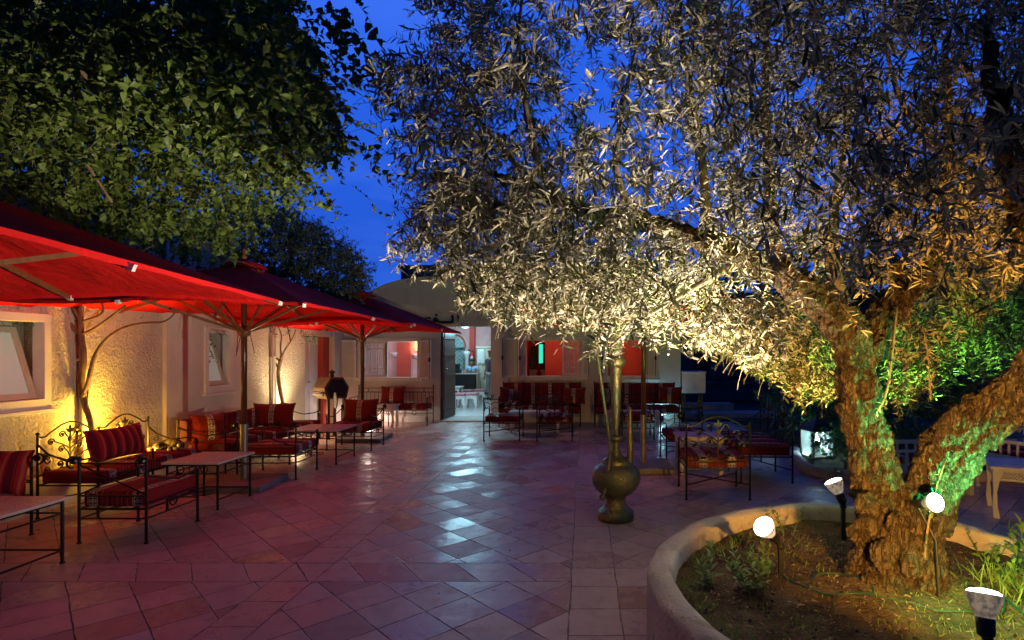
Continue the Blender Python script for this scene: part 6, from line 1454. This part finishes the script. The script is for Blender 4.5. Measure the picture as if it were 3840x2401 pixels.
for k in range(34):
    a = R(120+k*4.5); r_ = rim_r(a)-.24; grass(PC.x+r_*math.cos(a), PC.y+r_*math.sin(a), 22, .05, .055)
grass(2.35, 3.0, 160, .10, .13); grass(1.75, 2.35, 220, .28, .035); grass(1.35, 2.6, 260, .35, .03); grass(2.3, 2.5, 320, .25, .06); grass(2.0, 2.2, 300, .3, .04); grass(2.6, 2.9, 260, .18, .09); grass(.9, 2.6, 160, .2, .04); grass(1.5, 3.6, 160, .3, .04); grass(1.2, 3.9, 120, .2, .06)
N = len(ps); leaf_mesh('grass', M['leaf_weed'], np.array(ps), np.array(ds), unit(RNG.normal(0, 1, (N, 3))), np.array(Ls), np.full(N, .0045)+np.array(Ls)*.03, curl=.3)
tag(bpy.data.objects['grass'], 'short tufts of grass growing in the planter soil', 'grass', kind='stuff')
ps = []; 
for _ in range(1500):
    a = random.uniform(0, 2*PI); r_ = 1.3*math.sqrt(random.random()); x = PC.x+r_*math.cos(a); y = PC.y+r_*math.sin(a)
    if in_bed(x, y, .2): ps.append((x, y, soil_z(x, y)+.004))
N = len(ps); o = leaf_mesh('leaf_litter', noisy('dry_leaf', (.20, .12, .06), (.34, .24, .14), 12, .8), np.array(ps), np.concatenate([RNG.normal(0, 1, (N, 2)), RNG.normal(0, .12, (N, 1))], 1), np.tile([0, 0, 1.], (N, 1))+RNG.normal(0, .3, (N, 3)), RNG.uniform(.012, .045, N), RNG.uniform(.005, .012, N))
tag(o, 'dry fallen leaves and bits scattered on the planter soil', 'leaf litter', kind='stuff')
m = MB()
for _ in range(420):
    a = random.uniform(0, 2*PI); r_ = 1.3*math.sqrt(random.random()); x = PC.x+r_*math.cos(a); y = PC.y+r_*math.sin(a)
    if in_bed(x, y, .2): s_ = random.uniform(.005, .011); m.ball((x, y, soil_z(x, y)+s_*.6), s_, s_*.9, s_*.8, n=6, m=4)
tag(m.build('fallen_olives', material('black_olive', color=(.02, .012, .015), rough=.4), None, smooth=True), 'dark fallen olives lying on the planter soil', 'fallen olives', kind='stuff')
ps = [(random.uniform(-4.2, 2.2), random.uniform(3.6, 12.4), .004) for _ in range(300)]+[(random.gauss(1.2, .8), random.uniform(4.6, 7), .004) for _ in range(60)]
ps = [p_ for p_ in ps if math.hypot(p_[0]-PC.x, p_[1]-PC.y) > 1.66]; N = len(ps)
o = leaf_mesh('fallen_leaves', M['leaf_litter'] if 'leaf_litter' in M else bpy.data.materials['dry_leaf'], np.array(ps), np.concatenate([RNG.normal(0, 1, (N, 2)), RNG.normal(0, .05, (N, 1))], 1), np.tile([0, 0, 1.], (N, 1))+RNG.normal(0, .15, (N, 3)), RNG.uniform(.02, .05, N), RNG.uniform(.008, .016, N), curl=-.15)
tag(o, 'small dry leaves scattered across the patio tiles', 'fallen leaves', kind='stuff')
# cables
def cable(pts, label, r=.006):
    P_ = []
    for (x, y) in pts: P_.append(Vector((x, y, soil_z(x, y)+r)))
    out = []
    for i in range(len(P_)-1):
        p0, p1, p2, p3 = P_[max(i-1, 0)], P_[i], P_[i+1], P_[min(i+2, len(P_)-1)]
        for k in range(8):
            t = k/8; out.append(.5*((2*p1)+(p2-p0)*t+(2*p0-5*p1+4*p2-p3)*t*t+(3*p1-p0-3*p2+p3)*t**3))
    for v in out: v.z = soil_z(v.x, v.y)+r*.8
    m = MB(); m.tube(out, r, 7); tag(m.build('cable', M['cable_green'], None, smooth=True), label, 'cable', 'lamp cables in the planter')
cable([(1.17, 3.30), (1.22, 3.12), (1.34, 2.97), (1.50, 2.95), (1.56, 3.05), (1.50, 3.25), (1.36, 3.28), (1.30, 3.18)], 'green cable looping from the white spotlight stake')
cable([(1.50, 2.96), (1.72, 2.82), (1.90, 2.76), (2.05, 2.76), (2.16, 2.88), (2.18, 3.0)], 'dark green cable running along the foot of the trunk')
cable([(2.18, 2.95), (2.14, 2.7), (2.02, 2.45), (1.80, 2.2), (1.52, 2.0), (1.36, 1.85)], 'cable running from the trunk lamp down to the nearest spotlight')
